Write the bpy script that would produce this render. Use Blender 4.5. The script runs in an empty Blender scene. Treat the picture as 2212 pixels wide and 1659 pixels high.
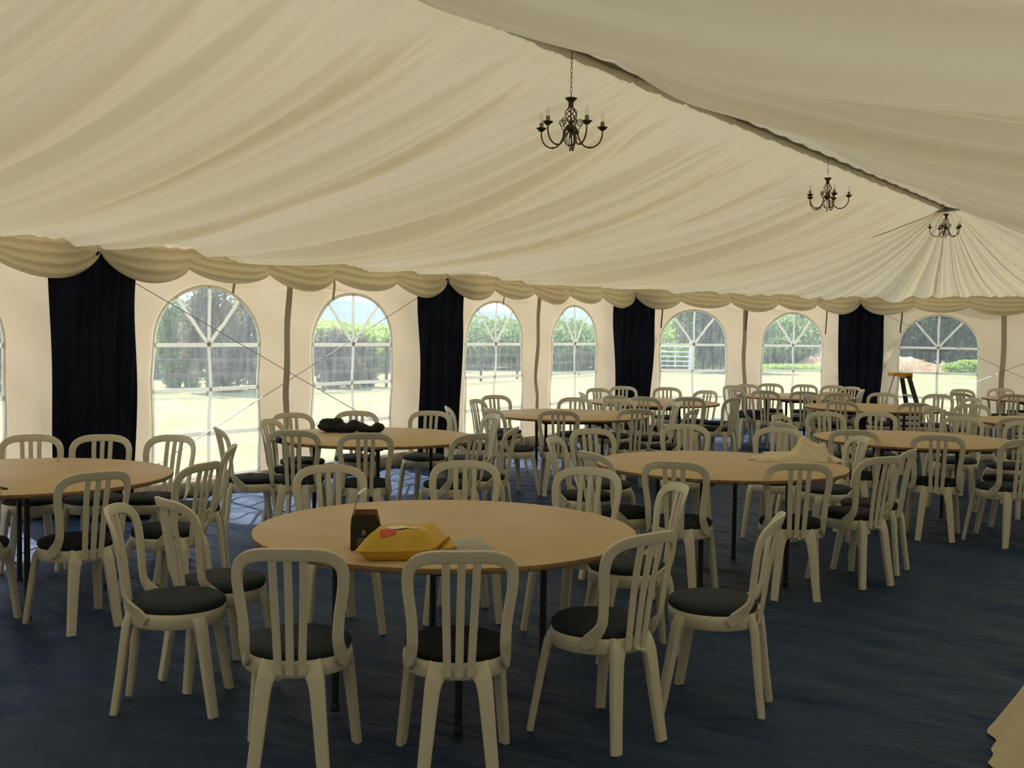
import bpy, bmesh, math, random
import numpy as np
from mathutils import Vector, Matrix, noise
from mathutils.geometry import tessellate_polygon
random.seed(7)
C = bpy.context.scene.collection
PI = math.pi
# ------------------------------------------------------------------ camera numbers
F_PX, YAW, PITCH, ROLL, HC = 2415.39, 33.9456, -2.7304, 0.896, 1.65
def _basis():
    a = math.radians(YAW); c, s = math.cos(a), math.sin(a)
    r = Vector((c, s, 0)); f = Vector((-s, c, 0)); d = Vector((0, 0, -1))   # x right of the tent axis, y along it
    b = math.radians(PITCH); cp, sp = math.cos(b), math.sin(b)
    d2 = d*cp + f*sp; f2 = -d*sp + f*cp
    q = math.radians(ROLL); cq, sq = math.cos(q), math.sin(q)
    return r*cq - d2*sq, r*sq + d2*cq, f2
CX, CY, CF = _basis()
def bp(px, py, z):                    # point at height z seen at a pixel of the photograph
    d = CX*(px-1106)/F_PX + CY*(py-829.5)/F_PX + CF
    return d*((z-HC)/d.z) + Vector((0, 0, HC))
def at(px, Z, z=0.0, py=None):        # point seen in column px at depth Z, height z
    d = CX*(px-1106)/F_PX + CF
    v = Vector((d.x, d.y, 0)); n = v*(Z/ (CX*(px-1106)/F_PX + CF).dot(CF))
    return Vector((n.x, n.y, z))
# ------------------------------------------------------------------ tent numbers
XL, R, YC, L = -8.598, 4.955, 15.828, 4.904
XR = XL + R
HR, HE, INS = 3.373, 2.277, 0.235
def pole(n, inset=0.0):
    r = R - inset
    if n >= 0: return Vector((XR - r, YC - n*L, 0))
    a = math.radians({-1: 60, -2: 120, -3: 180}[n])
    return Vector((XR - r*math.cos(a), YC + r*math.sin(a), 0))
# ------------------------------------------------------------------ materials
def rgb(c): return (c[0], c[1], c[2], 1)
MATS = {}
def mat(name, col, rough=.6, col2=None, scale=8, bump=0, bscale=60, metal=0, trans=0, tcol=None, spec=.5, stretch=None, sheen=0, bdist=.01):
    if name in MATS: return MATS[name]
    m = bpy.data.materials.new(name); m.use_nodes = True; nt = m.node_tree; N = nt.nodes; K = nt.links
    b = N['Principled BSDF']; out = N['Material Output']
    b.inputs['Base Color'].default_value = rgb(col); b.inputs['Roughness'].default_value = rough
    b.inputs['Metallic'].default_value = metal; b.inputs['Specular IOR Level'].default_value = spec
    tc = N.new('ShaderNodeTexCoord'); vec = tc.outputs['Object']
    if stretch:
        mp = N.new('ShaderNodeMapping'); mp.inputs['Scale'].default_value = stretch[:3]
        if len(stretch) > 3: mp.inputs['Rotation'].default_value = (0, 0, stretch[3])
        K.new(vec, mp.inputs['Vector']); vec = mp.outputs['Vector']
    colout = None
    if col2:
        n = N.new('ShaderNodeTexNoise'); n.inputs['Scale'].default_value = scale; n.inputs['Detail'].default_value = 6
        K.new(vec, n.inputs['Vector'])
        r = N.new('ShaderNodeValToRGB'); r.color_ramp.elements[0].position = .35; r.color_ramp.elements[1].position = .68
        r.color_ramp.elements[0].color = rgb(col); r.color_ramp.elements[1].color = rgb(col2)
        K.new(n.outputs['Fac'], r.inputs['Fac']); K.new(r.outputs['Color'], b.inputs['Base Color']); colout = r.outputs['Color']
    if bump:
        n = N.new('ShaderNodeTexNoise'); n.inputs['Scale'].default_value = bscale; n.inputs['Detail'].default_value = 5
        K.new(vec, n.inputs['Vector'])
        bn = N.new('ShaderNodeBump'); bn.inputs['Strength'].default_value = bump; bn.inputs['Distance'].default_value = bdist
        K.new(n.outputs['Fac'], bn.inputs['Height']); K.new(bn.outputs['Normal'], b.inputs['Normal'])
    if trans:
        t = N.new('ShaderNodeBsdfTranslucent'); t.inputs['Color'].default_value = rgb(tcol or col)
        mx = N.new('ShaderNodeMixShader'); mx.inputs['Fac'].default_value = trans
        if bump: K.new(bn.outputs['Normal'], t.inputs['Normal'])
        K.new(b.outputs[0], mx.inputs[1]); K.new(t.outputs[0], mx.inputs[2]); K.new(mx.outputs[0], out.inputs['Surface'])
    MATS[name] = m
    return m
M_LIN = mat('lining_cloth', (.60, .545, .41), .9, trans=.155, tcol=(.80, .695, .45), spec=.1, bump=.15, bscale=25)
M_LIN2 = mat('swag_cloth', (.76, .68, .51), .9, trans=.27, tcol=(.86, .76, .52), spec=.1, bump=.2, bscale=20)
M_WALL = mat('wall_canvas', (.80, .71, .55), .85, col2=(.74, .66, .50), scale=1.3, trans=.20, tcol=(.93, .78, .58), spec=.15, bump=.5, bscale=2.2, bdist=.05)
M_SEAM = mat('seam_canvas', (.50, .45, .36), .85, trans=.06, tcol=(.6, .5, .35))
M_SKIRT = mat('skirt_canvas', (.60, .50, .38), .9, col2=(.18, .14, .09), scale=3.5, bump=.6, bscale=12)
M_MUD = mat('dry_mud', (.10, .08, .055), .95, col2=(.22, .18, .13), scale=6, bump=.8, bscale=30)
M_CARPET = mat('blue_carpet', (.018, .038, .086), .60, col2=(.027, .052, .112), scale=3, spec=.30, bump=.6, bscale=1.7, bdist=.10, stretch=(1.1, 3.2, 1, math.radians(-28)))
M_CARPET.node_tree.nodes['Principled BSDF'].inputs['Specular Tint'].default_value = (.16, .36, 1, 1)
M_BLACK = mat('black_curtain_cloth', (.010, .012, .022), .95, col2=(.014, .018, .034), scale=2, spec=.1)
M_BAR = mat('window_bar', (.85, .84, .80), .6, trans=.5, tcol=(.92, .92, .88))
M_PLAS = mat('chair_plastic', (.71, .67, .54), .42, col2=(.67, .63, .50), scale=5, spec=.4, bump=.05, bscale=150)
M_PADA = mat('slate_pad', (.030, .042, .050), .8, bump=.3, bscale=220, spec=.25)
M_PADB = mat('black_pad', (.012, .014, .018), .75, bump=.3, bscale=220, spec=.25)
M_TOP = mat('tabletop_board', (.62, .46, .26), .55, col2=(.565, .41, .22), scale=4, spec=.35)
M_EDGE = mat('board_edge', (.20, .12, .06), .8, col2=(.34, .21, .11), scale=25)
M_STEEL = mat('black_steel', (.015, .014, .014), .5)
M_WOODD = mat('dark_batten', (.13, .085, .05), .8)
M_BRASS = mat('aged_brass', (.085, .065, .035), .45, col2=(.14, .11, .06), scale=40, metal=.7)
M_CANDLE = mat('candle_sleeve', (.30, .25, .13), .6)
M_STRAP = mat('webbing', (.10, .085, .05), .8)
M_STRAPL = mat('pale_webbing', (.62, .50, .32), .8, trans=.2)
M_WIRE = mat('steel_wire', (.42, .42, .42), .35, metal=.6)
M_YEL = mat('yellow_paper', (.66, .42, .045), .6, col2=(.60, .37, .035), scale=12, bump=.35, bscale=22)
M_WHITE = mat('white_label', (.75, .74, .70), .5)
M_RED = mat('red_ink', (.65, .12, .07), .6)
M_CARD = mat('black_card', (.012, .009, .008), .55)
M_CARDIN = mat('brown_card', (.27, .13, .05), .7)
M_JACK = mat('black_jacket_cloth', (.008, .010, .009), .9, bump=.6, bscale=30)
M_CLOTH = mat('cream_cloth', (.76, .66, .46), .85, bump=.3, bscale=40)
M_NAVY = mat('navy_plastic', (.02, .025, .09), .4)
M_PINK = mat('pale_pink', (.65, .45, .38), .5)
M_LADY = mat('ladder_yellow', (.75, .38, .02), .45)
M_LADK = mat('ladder_black', (.02, .024, .02), .5)
M_ALU = mat('aluminium', (.70, .72, .76), .3, metal=.7)
M_CASE = mat('case_purple_grey', (.16, .12, .17), .5)
M_TRUNK = mat('bark', (.07, .055, .04), .95, bump=.8, bscale=20)
M_RAIL = mat('weathered_rail', (.08, .065, .05), .9)
M_GATE = mat('galvanised_gate', (.62, .66, .72), .5)
M_SOIL = mat('mound_soil', (.42, .25, .13), .95, col2=(.62, .42, .25), scale=1.6, bump=1, bscale=4, bdist=.15)
M_GRASS = mat('meadow_grass', (.27, .28, .13), .95, col2=(.40, .37, .21), scale=.9, bump=.4, bscale=9, spec=.1)
M_HILL = mat('hazy_hill', (.16, .22, .27), 1, col2=(.21, .28, .30), scale=.02)  # bluish haze of distance is put into the hill colour
def leafmat(name, a, b): return mat(name, [x*1.5 for x in a], .8, col2=[x*1.5 for x in b], scale=1.2, trans=.45, tcol=[x*1.7 for x in b], spec=.2)
M_LF = [leafmat('leaf_dark', (.035, .06, .03), (.08, .12, .05)), leafmat('leaf_green', (.10, .17, .05), (.19, .27, .09)),
        leafmat('leaf_twiggy', (.10, .085, .06), (.15, .14, .075)), leafmat('leaf_lime', (.20, .30, .07), (.33, .42, .12))]
def clear(name, fac_gloss, haze):
    m = bpy.data.materials.new(name); m.use_nodes = True; nt = m.node_tree; N = nt.nodes; K = nt.links
    N.remove(N['Principled BSDF']); out = N['Material Output']
    tr = N.new('ShaderNodeBsdfTransparent'); tr.inputs[0].default_value = (.96, .98, .98, 1)
    gl = N.new('ShaderNodeBsdfGlossy'); gl.inputs['Roughness'].default_value = .12
    tl = N.new('ShaderNodeBsdfTranslucent'); tl.inputs[0].default_value = (.80, .88, .95, 1)
    tc = N.new('ShaderNodeTexCoord'); mp = N.new('ShaderNodeMapping'); mp.inputs['Scale'].default_value = (6, 6, 1.2)
    nz = N.new('ShaderNodeTexNoise'); nz.inputs['Scale'].default_value = 3; nz.inputs['Detail'].default_value = 6
    K.new(tc.outputs['Object'], mp.inputs[0]); K.new(mp.outputs[0], nz.inputs['Vector'])
    mr = N.new('ShaderNodeMapRange'); mr.inputs[1].default_value = .35; mr.inputs[2].default_value = .75; mr.inputs[3].default_value = haze*.75; mr.inputs[4].default_value = haze*1.4
    K.new(nz.outputs['Fac'], mr.inputs[0])
    m1 = N.new('ShaderNodeMixShader'); K.new(mr.outputs[0], m1.inputs[0]); K.new(tr.outputs[0], m1.inputs[1]); K.new(tl.outputs[0], m1.inputs[2])
    m2 = N.new('ShaderNodeMixShader'); m2.inputs[0].default_value = fac_gloss; K.new(m1.outputs[0], m2.inputs[1]); K.new(gl.outputs[0], m2.inputs[2])
    K.new(m2.outputs[0], out.inputs['Surface']); MATS[name] = m
    return m
M_PANE = clear('clear_pvc_pane', .03, .11)
M_BAG = clear('clear_film', .16, .16)
M_BULB = clear('bulb_glass', .12, .06)
# ------------------------------------------------------------------ object helpers
def tag(o, label=None, cat=None, group=None, kind=None):
    if label: o['label'] = label
    if cat: o['category'] = cat
    if group: o['group'] = group
    if kind: o['kind'] = kind
    return o
def mesh_from(name, verts, faces, m=None, smooth=True):
    me = bpy.data.meshes.new(name); me.from_pydata([tuple(v) for v in verts], [], faces); me.update()
    if m:
        for x in (m if isinstance(m, (list, tuple)) else [m]): me.materials.append(x)
    if smooth: me.shade_smooth()
    return me
def obj(name, me, parent=None, loc=None):
    o = bpy.data.objects.new(name, me); C.objects.link(o)
    if parent: o.parent = parent
    if loc is not None: o.location = loc
    return o
def struct(name, me): return tag(obj(name, me), kind='structure')
def empty(name, loc=(0, 0, 0), rz=0):
    o = bpy.data.objects.new(name, None); C.objects.link(o); o.location = loc; o.rotation_euler = (0, 0, rz); o.empty_display_size = .1
    return o
class MB:
    def __init__(s): s.v = []; s.f = []
    def add(s, v, f):
        n = len(s.v); s.v += [tuple(x) for x in v]; s.f += [tuple(i+n for i in q) for q in f]
    def box(s, c, d, rz=0, rx=0, ry=0, taper=1.0):
        M = Matrix.Translation(c) @ Matrix.Rotation(rz, 4, 'Z') @ Matrix.Rotation(ry, 4, 'Y') @ Matrix.Rotation(rx, 4, 'X')
        vs = []
        for z in (-.5, .5):
            k = taper if z > 0 else 1
            for x, y in ((-.5, -.5), (.5, -.5), (.5, .5), (-.5, .5)): vs.append(M @ Vector((x*d[0]*k, y*d[1]*k, z*d[2])))
        s.add(vs, [(3, 2, 1, 0), (4, 5, 6, 7), (0, 1, 5, 4), (1, 2, 6, 5), (2, 3, 7, 6), (3, 0, 4, 7)])
    def tube(s, pts, r, n=8, closed=False):
        pts = [Vector(p) for p in pts]; m = len(pts)
        rs = r if isinstance(r, (list, tuple)) else [r]*m
        up = Vector((0, 0, 1)); vs = []; prev = None
        for i, p in enumerate(pts):
            a = pts[(i-1) % m] if closed or i else p; b = pts[(i+1) % m] if closed or i < m-1 else p
            t = (b-a).normalized()
            if prev is None:
                x = t.orthogonal().normalized()
            else:
                x = (prev - t*prev.dot(t)).normalized()
            prev = x; y = t.cross(x)
            for k in range(n):
                q = 2*PI*k/n; vs.append(p + (x*math.cos(q)+y*math.sin(q))*rs[i])
        fs = []
        for i in range(m if closed else m-1):
            for k in range(n):
                a = i*n+k; b = i*n+(k+1) % n; c = ((i+1) % m)*n+(k+1) % n; d = ((i+1) % m)*n+k
                fs.append((a, b, c, d))
        if not closed: fs += [tuple(range(n-1, -1, -1)), tuple((m-1)*n+k for k in range(n))]
        s.add(vs, fs)
    def lathe(s, prof, n=32, c=(0, 0, 0), sx=1, sy=1, jitter=None):
        vs = []; fs = []
        for r, z in prof:
            for k in range(n):
                q = 2*PI*k/n; j = jitter(q, r) if jitter else 0
                vs.append((c[0]+(r+j)*sx*math.cos(q), c[1]+(r+j)*sy*math.sin(q), c[2]+z))
        for i in range(len(prof)-1):
            for k in range(n):
                fs.append((i*n+k, i*n+(k+1) % n, (i+1)*n+(k+1) % n, (i+1)*n+k))
        fs.append(tuple(range(n-1, -1, -1))); fs.append(tuple((len(prof)-1)*n+k for k in range(n)))
        s.add(vs, fs)
    def sweep(s, pts, nrm, w, t, n=12, ex=.45):        # rounded bar: width w across the path in the surface, thickness t along nrm
        m = len(pts); vs = []; fs = []
        for i in range(m):
            p = pts[i]; tg = (pts[min(i+1, m-1)] - pts[max(i-1, 0)]).normalized()
            nn = (nrm[i] - tg*nrm[i].dot(tg)).normalized(); ww = tg.cross(nn)
            for k in range(n):
                q = 2*PI*k/n; cc, ss = math.cos(q), math.sin(q)
                vs.append(p + ww*(math.copysign(abs(cc)**ex, cc)*w[i]/2) + nn*(math.copysign(abs(ss)**ex, ss)*t[i]/2))
        for i in range(m-1):
            for k in range(n): fs.append((i*n+k, i*n+(k+1) % n, (i+1)*n+(k+1) % n, (i+1)*n+k))
        fs.append(tuple(range(n-1, -1, -1))); fs.append(tuple((m-1)*n+k for k in range(n)))
        s.add(vs, fs)
    def mesh(s, name, m, smooth=True):
        me = mesh_from(name, s.v, s.f, m, smooth)
        if smooth:
            bm = bmesh.new(); bm.from_mesh(me); bmesh.ops.recalc_face_normals(bm, faces=bm.faces)
            for e in bm.edges:
                if len(e.link_faces) == 2 and e.calc_face_angle(0) > math.radians(48): e.smooth = False
            bm.to_mesh(me); bm.free()
        return me
    def obj(s, name, m, parent=None, loc=None, smooth=True): return obj(name, s.mesh(name, m, smooth), parent, loc)
def spline(P, n):                      # Catmull-Rom through tuples of any length
    P = [np.array(p, float) for p in P]; out = []
    Q = [2*P[0]-P[1]] + P + [2*P[-1]-P[-2]]
    for i in range(1, len(Q)-2):
        for k in range(n):
            t = k/n; a, b, c, d = Q[i-1], Q[i], Q[i+1], Q[i+2]
            out.append(.5*((2*b)+(-a+c)*t+(2*a-5*b+4*c-d)*t*t+(-a+3*b-3*c+d)*t**3))
    out.append(P[-1]); return out
def copy_tree(o, parent=None):
    c = o.copy(); C.objects.link(c); c.parent = parent
    for ch in o.children: copy_tree(ch, c)
    return c
def grid(name, nu, nv, fn, m, wrap=False, smooth=True):
    vs = [fn(i, j) for i in range(nu) for j in range(nv)]
    fs = [(i*nv+j, (i+1)*nv+j, (i+1)*nv+j+1, i*nv+j+1) for i in range(nu-1) for j in range(nv-1)]
    return mesh_from(name, vs, fs, m, smooth)
def npgrid(name, V, m):               # V: (nu, nv, 3) array
    nu, nv = V.shape[:2]; me = bpy.data.meshes.new(name)
    me.vertices.add(nu*nv); me.vertices.foreach_set('co', V.reshape(-1).astype(np.float32))
    i = np.arange(nu-1)[:, None]; j = np.arange(nv-1)[None, :]
    a = (i*nv+j); q = np.stack([a, a+nv, a+nv+1, a+1], -1).reshape(-1).astype(np.int32); nf = (nu-1)*(nv-1)
    me.loops.add(nf*4); me.loops.foreach_set('vertex_index', q)
    me.polygons.add(nf); me.polygons.foreach_set('loop_start', np.arange(nf, dtype=np.int32)*4); me.polygons.foreach_set('loop_total', np.full(nf, 4, dtype=np.int32))
    me.update(calc_edges=True); me.validate(); me.materials.append(m); me.shade_smooth()
    return me
# ------------------------------------------------------------------ setting: floor
def build_floor():
    ys = np.concatenate([np.linspace(-13, .5, 30), np.linspace(.6, 20.4, 330)]); xs = np.linspace(-8.9, 1.7, 210)
    Y, X = np.meshgrid(ys, xs, indexing='ij')
    rng = np.random.RandomState(3); Z = np.zeros_like(X)
    for k in range(46):               # long soft wrinkles lying across the view
        a = math.radians(28 + rng.uniform(-24, 24)); lam = rng.uniform(.28, .9)
        Z += .0030*rng.uniform(.3, 1)*np.sin(2*PI*(X*math.sin(a)+Y*math.cos(a))/lam + rng.uniform(0, 6) + .9*np.sin(X*rng.uniform(.5, 2)+Y*rng.uniform(.3, 1.4)+rng.uniform(0, 6)))
    for A, B in ((bp(1150, 1440, 0), bp(2180, 1560, 0)), (bp(1500, 1170, 0), bp(2212, 1236, 0))):   # overlapping edges of carpet lengths
        d = (B-A).normalized(); s = (X-A.x)*(-d.y)+(Y-A.y)*d.x; s = s+.05*np.sin((X*d.x+Y*d.y)*2.7)
        Z += .014/(1+np.exp(-s/.012))*np.exp(-np.clip(s, 0, None)/.35)
    V = np.stack([X, Y, Z-.006], -1)
    struct('floor', npgrid('floor', V, M_CARPET))
build_floor()
gr = mesh_from('ground', [(-120, -60, -.06), (60, -60, -.06), (60, 140, -.06), (-120, 140, -.06)], [(0, 1, 2, 3)], M_GRASS)
struct('ground', gr)
# ------------------------------------------------------------------ setting: walls with arched windows
WZ3, WZ2, WZ1, WZ0, WHW, WOFF, WBOT = .595, 1.030, 1.463, 2.034, .66, 1.045, .165
def arch(cx, n=20, grow=0.0):
    p = [(cx-WHW-grow, WBOT-grow), (cx-WHW-grow, WZ1)]
    for k in range(1, n): a = PI - PI*k/n; p.append((cx+(WHW+grow)*math.cos(a), WZ1+(WZ0-WZ1+grow)*math.sin(a)**.94))
    return p + [(cx+WHW+grow, WZ1), (cx+WHW+grow, WBOT-grow)]
wcount = [0]
def wallface(name, A, B, windows=True, zt=2.42):
    d = (B-A); ln = d.length; d = d.normalized(); nrm = Vector((d.y, -d.x, 0))   # inward side
    cen = Vector((XR, (A.y+B.y)/2 if abs(d.x) < .1 else YC-2, 0))
    if nrm.dot(cen-A) < 0: nrm = -nrm
    def P(s, z, o=0):
        w = .012*math.sin(s*4.1+z*2.2+A.y)+.011*math.sin(z*7.3+s*4.7+A.y)+.007*math.sin(z*15-s*9)*max(0, 1.5-z)
        return A + d*s + nrm*(o+w*min(1, z)) + Vector((0, 0, z))
    outer = [(0, .03), (ln, .03), (ln, zt), (0, zt)]
    wins = []
    if windows: wins = [arch(ln/2-WOFF), arch(ln/2+WOFF)]
    loops = [[Vector((x, z, 0)) for x, z in outer]] + [[Vector((x, z, 0)) for x, z in w] for w in wins]
    tris = tessellate_polygon(loops); flat = [v for l in loops for v in l]
    bm = bmesh.new(); vs = [bm.verts.new(v) for v in flat]
    for t in tris:
        try: bm.faces.new([vs[i] for i in t])
        except ValueError: pass
    for _ in range(3):
        bmesh.ops.subdivide_edges(bm, edges=[e for e in bm.edges if e.calc_length() > .22], cuts=1)
        bmesh.ops.triangulate(bm, faces=bm.faces)
    for v in bm.verts: v.co = P(v.co.x, v.co.y)
    bmesh.ops.recalc_face_normals(bm, faces=bm.faces)
    me = bpy.data.meshes.new(name); bm.to_mesh(me); bm.free(); me.materials.append(M_WALL); me.shade_smooth()
    struct(name, me)
    def strip(mb, a, b, w, o=.014, th=.004, n=12):
        a = Vector((a[0], a[1], 0)); b = Vector((b[0], b[1], 0)); t = (b-a).normalized(); q = Vector((-t.y, t.x, 0))*w/2
        for i in range(n):
            p0 = a.lerp(b, i/n); p1 = a.lerp(b, (i+1)/n)
            j0, j1 = [.003*math.sin(k*1.7+a.x*9) for k in (i, i+1)]
            c = [P(p0.x-q.x+j0, p0.y-q.y, o), P(p1.x-q.x+j1, p1.y-q.y, o), P(p1.x+q.x+j1, p1.y+q.y, o), P(p0.x+q.x+j0, p0.y+q.y, o)]
            mb.add(c + [v+nrm*th for v in c], [(3, 2, 1, 0), (4, 5, 6, 7), (0, 1, 5, 4), (2, 3, 7, 6)])
    for w, cx in zip(wins, (ln/2-WOFF, ln/2+WOFF)):
        wcount[0] += 1; nm = 'window_%d' % wcount[0]
        pg = [P(x, z, .006) for x, z in w]
        pane = struct(nm, mesh_from(nm, pg, [tuple(range(len(pg)))], M_PANE, False))
        fr = MB(); ring = w + [w[0]]
        for a, b in zip(ring[:-1], ring[1:]): strip(fr, a, b, .036, n=8 if abs(a[1]-b[1]) > .4 or abs(a[0]-b[0]) > .4 else 1)
        tag(fr.obj('window_frame', M_BAR, pane, smooth=False), kind='structure')
        vb = MB(); strip(vb, (cx, WBOT), (cx, WZ0), .038, n=16)
        tag(vb.obj('glazing_bar', M_BAR, pane, smooth=False), kind='structure')
        for z in (WZ1, WZ2, WZ3):
            hb = MB(); strip(hb, (cx-WHW, z), (cx+WHW, z), .040, n=12); tag(hb.obj('glazing_bar', M_BAR, pane, smooth=False), kind='structure')
        for sg in (-1, 1):
            a = math.radians(52); db = MB(); strip(db, (cx, WZ1), (cx+sg*WHW*math.cos(a)*.99, WZ1+(WZ0-WZ1)*math.sin(a)**.94), .038, n=10)
            tag(db.obj('glazing_bar', M_BAR, pane, smooth=False), kind='structure')
    if windows:                        # laced seam where two wall lengths overlap
        sm = MB(); n = 40; ph = random.uniform(0, 6)
        for i in range(n):
            z0, z1 = .12+i*(zt-.12)/n, .12+(i+1)*(zt-.12)/n
            def off(z): return .012*math.sin(z*3.1+ph)+.016*math.sin(z*8+ph)*max(0, 1.3-z)
            c = []
            for z, sx in ((z0, -1), (z0, 1), (z1, 1), (z1, -1)): c.append(P(ln/2+off(z)+sx*.042, z, .028))
            sm.add(c, [(0, 1, 2, 3)])
        struct('trim_%d' % (10+wcount[0]), sm.mesh('seam', M_SEAM))
    sk = []; ns = 60                    # rolled skirt lying on the ground at the wall's foot
    for i in range(ns+1):
        s = ln*i/ns; k = 1+.3*math.sin(s*2.3+A.x)+.2*math.sin(s*6.1)
        for q in np.linspace(-.2, PI*1.05, 9):
            sk.append(A + d*s + nrm*(.02+.055*k*math.sin(q)) + Vector((0, 0, .075+.075*math.cos(q)*(1.0+.12*k))))
    struct('baseboard_'+name[5:], mesh_from('skirt', sk, [(i*9+j, (i+1)*9+j, (i+1)*9+j+1, i*9+j+1) for i in range(ns) for j in range(8)], M_SKIRT))
    md = []
    for i in range(ns+1):
        s = ln*i/ns; w = .10+.05*math.sin(s*3.7+A.y)+.04*math.sin(s*9.1)
        md += [A+d*s+nrm*(-.05)+Vector((0, 0, .016)), A+d*s+nrm*(.06+w)+Vector((0, 0, .012))]
    return P, d, nrm, ln
WALLS = {}
names = [('wall_left_far', 1, 0), ('wall_left_middle', 2, 1), ('wall_left_near', 3, 2), ('wall_left_behind', 4, 3), ('wall_left_rear', 6, 4), ('wall_end_left', 0, -1), ('wall_end_middle', -1, -2)]
for nm, a, b in names: WALLS[nm] = wallface(nm, pole(a), pole(b), windows=(nm not in ('wall_left_behind', 'wall_left_rear')))
wallface('wall_end_right', pole(-2), pole(-3), True)
wallface('wall_right', Vector((XR+R, YC, 0)), Vector((XR+R, -13, 0)), False)
wallface('wall_rear', Vector((XL, -12.9, 0)), Vector((XR+R, -12.9, 0)), False, zt=3.5)
# ------------------------------------------------------------------ setting: pleated ceiling lining
def smooth(a, b, x): t = np.clip((x-a)/(b-a), 0, 1); return t*t*(3-2*t)
def pleats(y, lo, hi, smin, smax, seed, amp=1.0):
    rng = np.random.RandomState(seed); k = [lo]
    while k[-1] < hi: k.append(k[-1]+rng.uniform(smin, smax))
    k = np.array(k); a = rng.uniform(.25, 1, len(k))*amp
    i = np.clip(np.searchsorted(k, y, side='right')-1, 0, len(k)-2)
    t = (y-k[i])/(k[i+1]-k[i]); skew = np.exp(rng.uniform(-.9, .9, len(k)))[i]
    return a[i]*(k[i+1]-k[i])*np.sin(PI*np.clip(t, 0, 1)**skew)**.85
def fbm(Y, S, seed):
    rng = np.random.RandomState(seed); o = np.zeros_like(Y)
    for k in range(7): o += np.sin(Y*rng.uniform(.4, 2.6)+S*rng.uniform(1.5, 7)+rng.uniform(0, 6))*rng.uniform(.3, 1)
    return o/4
def slope(side):
    yy = np.concatenate([np.linspace(-13, .5, 160)[:-1], np.linspace(.5, YC, 1560)]); ny, ns = len(yy), 72
    y = yy[:, None]*np.ones((1, ns)); s = np.linspace(0, 1, ns)[None, :]*np.ones((ny, 1))
    b = ((y-YC)/L) % 1.0; bi = np.floor((y-YC)/L)
    wob = y + (.07 if side < 0 else .10)*fbm(y, s, 5+side)*np.sin(PI*s*.9)
    puff = smooth(0, .02, b)*(1-smooth(.12, .26, b))
    tension = np.sin(PI*s)
    fine = pleats(wob, -14, YC+1, .045, .10, 11+side)*(1-smooth(.10, .80, s))*.55
    f2 = pleats(wob, -14, YC+1, .08, .20, 41+side)*(.6-.15*s)*(1-.9*puff*smooth(.05, .2, s))
    mid = pleats(wob+.02*fbm(y, s, 8), -14, YC+1, .16, .42, 21+side)*(.30+.50*tension)*(1-.85*puff*smooth(.05, .2, s))*(1-.4*smooth(.72, 1, s))
    wide = pleats(wob+.04*fbm(y, s, 9), -14, YC+1, .5, 1.1, 31+side)*(.08+.34*tension)*(1-.7*puff)
    p = fine+f2+mid+wide
    p = p - p[160:].mean(axis=0, keepdims=True)
    e = smooth(0, .45, YC-y); p = p*e*(.3+.7*smooth(0, .12, s))
    sag = (.20 if side < 0 else .11)*np.sin(PI*s**(.85 if side < 0 else 1.3))*(1+.25*e*fbm(bi, bi*0, 3))
    bay = -.03*np.cos(2*PI*b)*tension*e
    d = sag + bay + .09*puff*np.sin(PI*s**.9) + p
    if side > 0: d = d*smooth(-.02, .22, s)
    scal = .02*np.abs(np.sin((y-YC)/L*PI*11))*(1-smooth(0, .12, s))
    top = HR+.03 if side > 0 else HR; bot = HE+.05
    z = top + (bot-top)*s - d*.92 - scal + .02*smooth(.9, 1, s)
    x0 = XR+(.05 if side > 0 else -.05); x1 = XR+side*(R-INS+.02)
    x = x0 + (x1-x0)*s + side*d*-.18
    V = np.stack([x, y, z], -1); o = V[:, -1:, :].copy(); o[..., 0] = XR+side*(R-.10); o[..., 2] = HE+.11
    o2 = o.copy(); o2[..., 0] = XR+side*(R+.01); o2[..., 2] = 2.415
    t = V[:, :1, :].copy(); t[..., 0] = XR+side*.02; t[..., 2] = HR+.055; t2 = t.copy(); t2[..., 0] = XR-side*.02; t2[..., 2] = HR+.06
    return np.concatenate([t2, t, V, o, o2], 1)
def apse():
    na, ns = 1100, 64
    th = np.linspace(0, PI, na)[:, None]*np.ones((1, ns)); s = np.linspace(0, 1, ns)[None, :]*np.ones((na, 1))
    apo = (R-INS+.02)*math.cos(PI/6)
    rad = apo/np.cos((np.clip(th, 0, PI-1e-6) % (PI/3)) - PI/6)
    w = th + .03*fbm(th*3, s, 77)*np.sin(PI*s)
    p = pleats(w, -.1, 3.3, .05, .17, 51)*(.12+.75*s)*1.05 + pleats(w, -.1, 3.3, .018, .05, 52)*(.25+.6*s)*.8
    wr = smooth(.5, 2.6, th); tens = .20*np.sin(PI*s**.85)*(1-wr)+.11*np.sin(PI*s**1.3)*wr
    edge = smooth(0.02, .16, np.minimum(th, PI-th))
    hang = .02*np.abs(np.sin(th*34))*smooth(.93, 1, s)
    d = (p-p.mean())*2.0*edge*(1-.35*smooth(.8, 1, s)) + tens
    d = d*((1-wr)+wr*smooth(-.02, .22, s))
    z = HR+.03*wr + (HE+.05-HR-.03*wr)*s - d*.92 - hang*edge + .02*smooth(.9, 1, s)
    r = .05 + (rad-.05)*s - .18*d
    V = np.stack([XR - r*np.cos(th), YC + r*np.sin(th) - .07*(1-smooth(0, .03, np.minimum(th, PI-th))), z], -1)
    def ring(ex, zz):
        q = rad[:, -1:]*(1+ex/rad[:, -1:]/np.cos(PI/6)); return np.stack([XR-q*np.cos(th[:, -1:]), YC+q*np.sin(th[:, -1:]), q*0+zz], -1)
    return np.concatenate([V, ring(.14, HE+.11), ring(.25, 2.415)], 1)
struct('ceiling', npgrid('ceiling_left', slope(-1), M_LIN))
struct('ceiling_right', npgrid('ceiling_right', slope(1), M_LIN))
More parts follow.
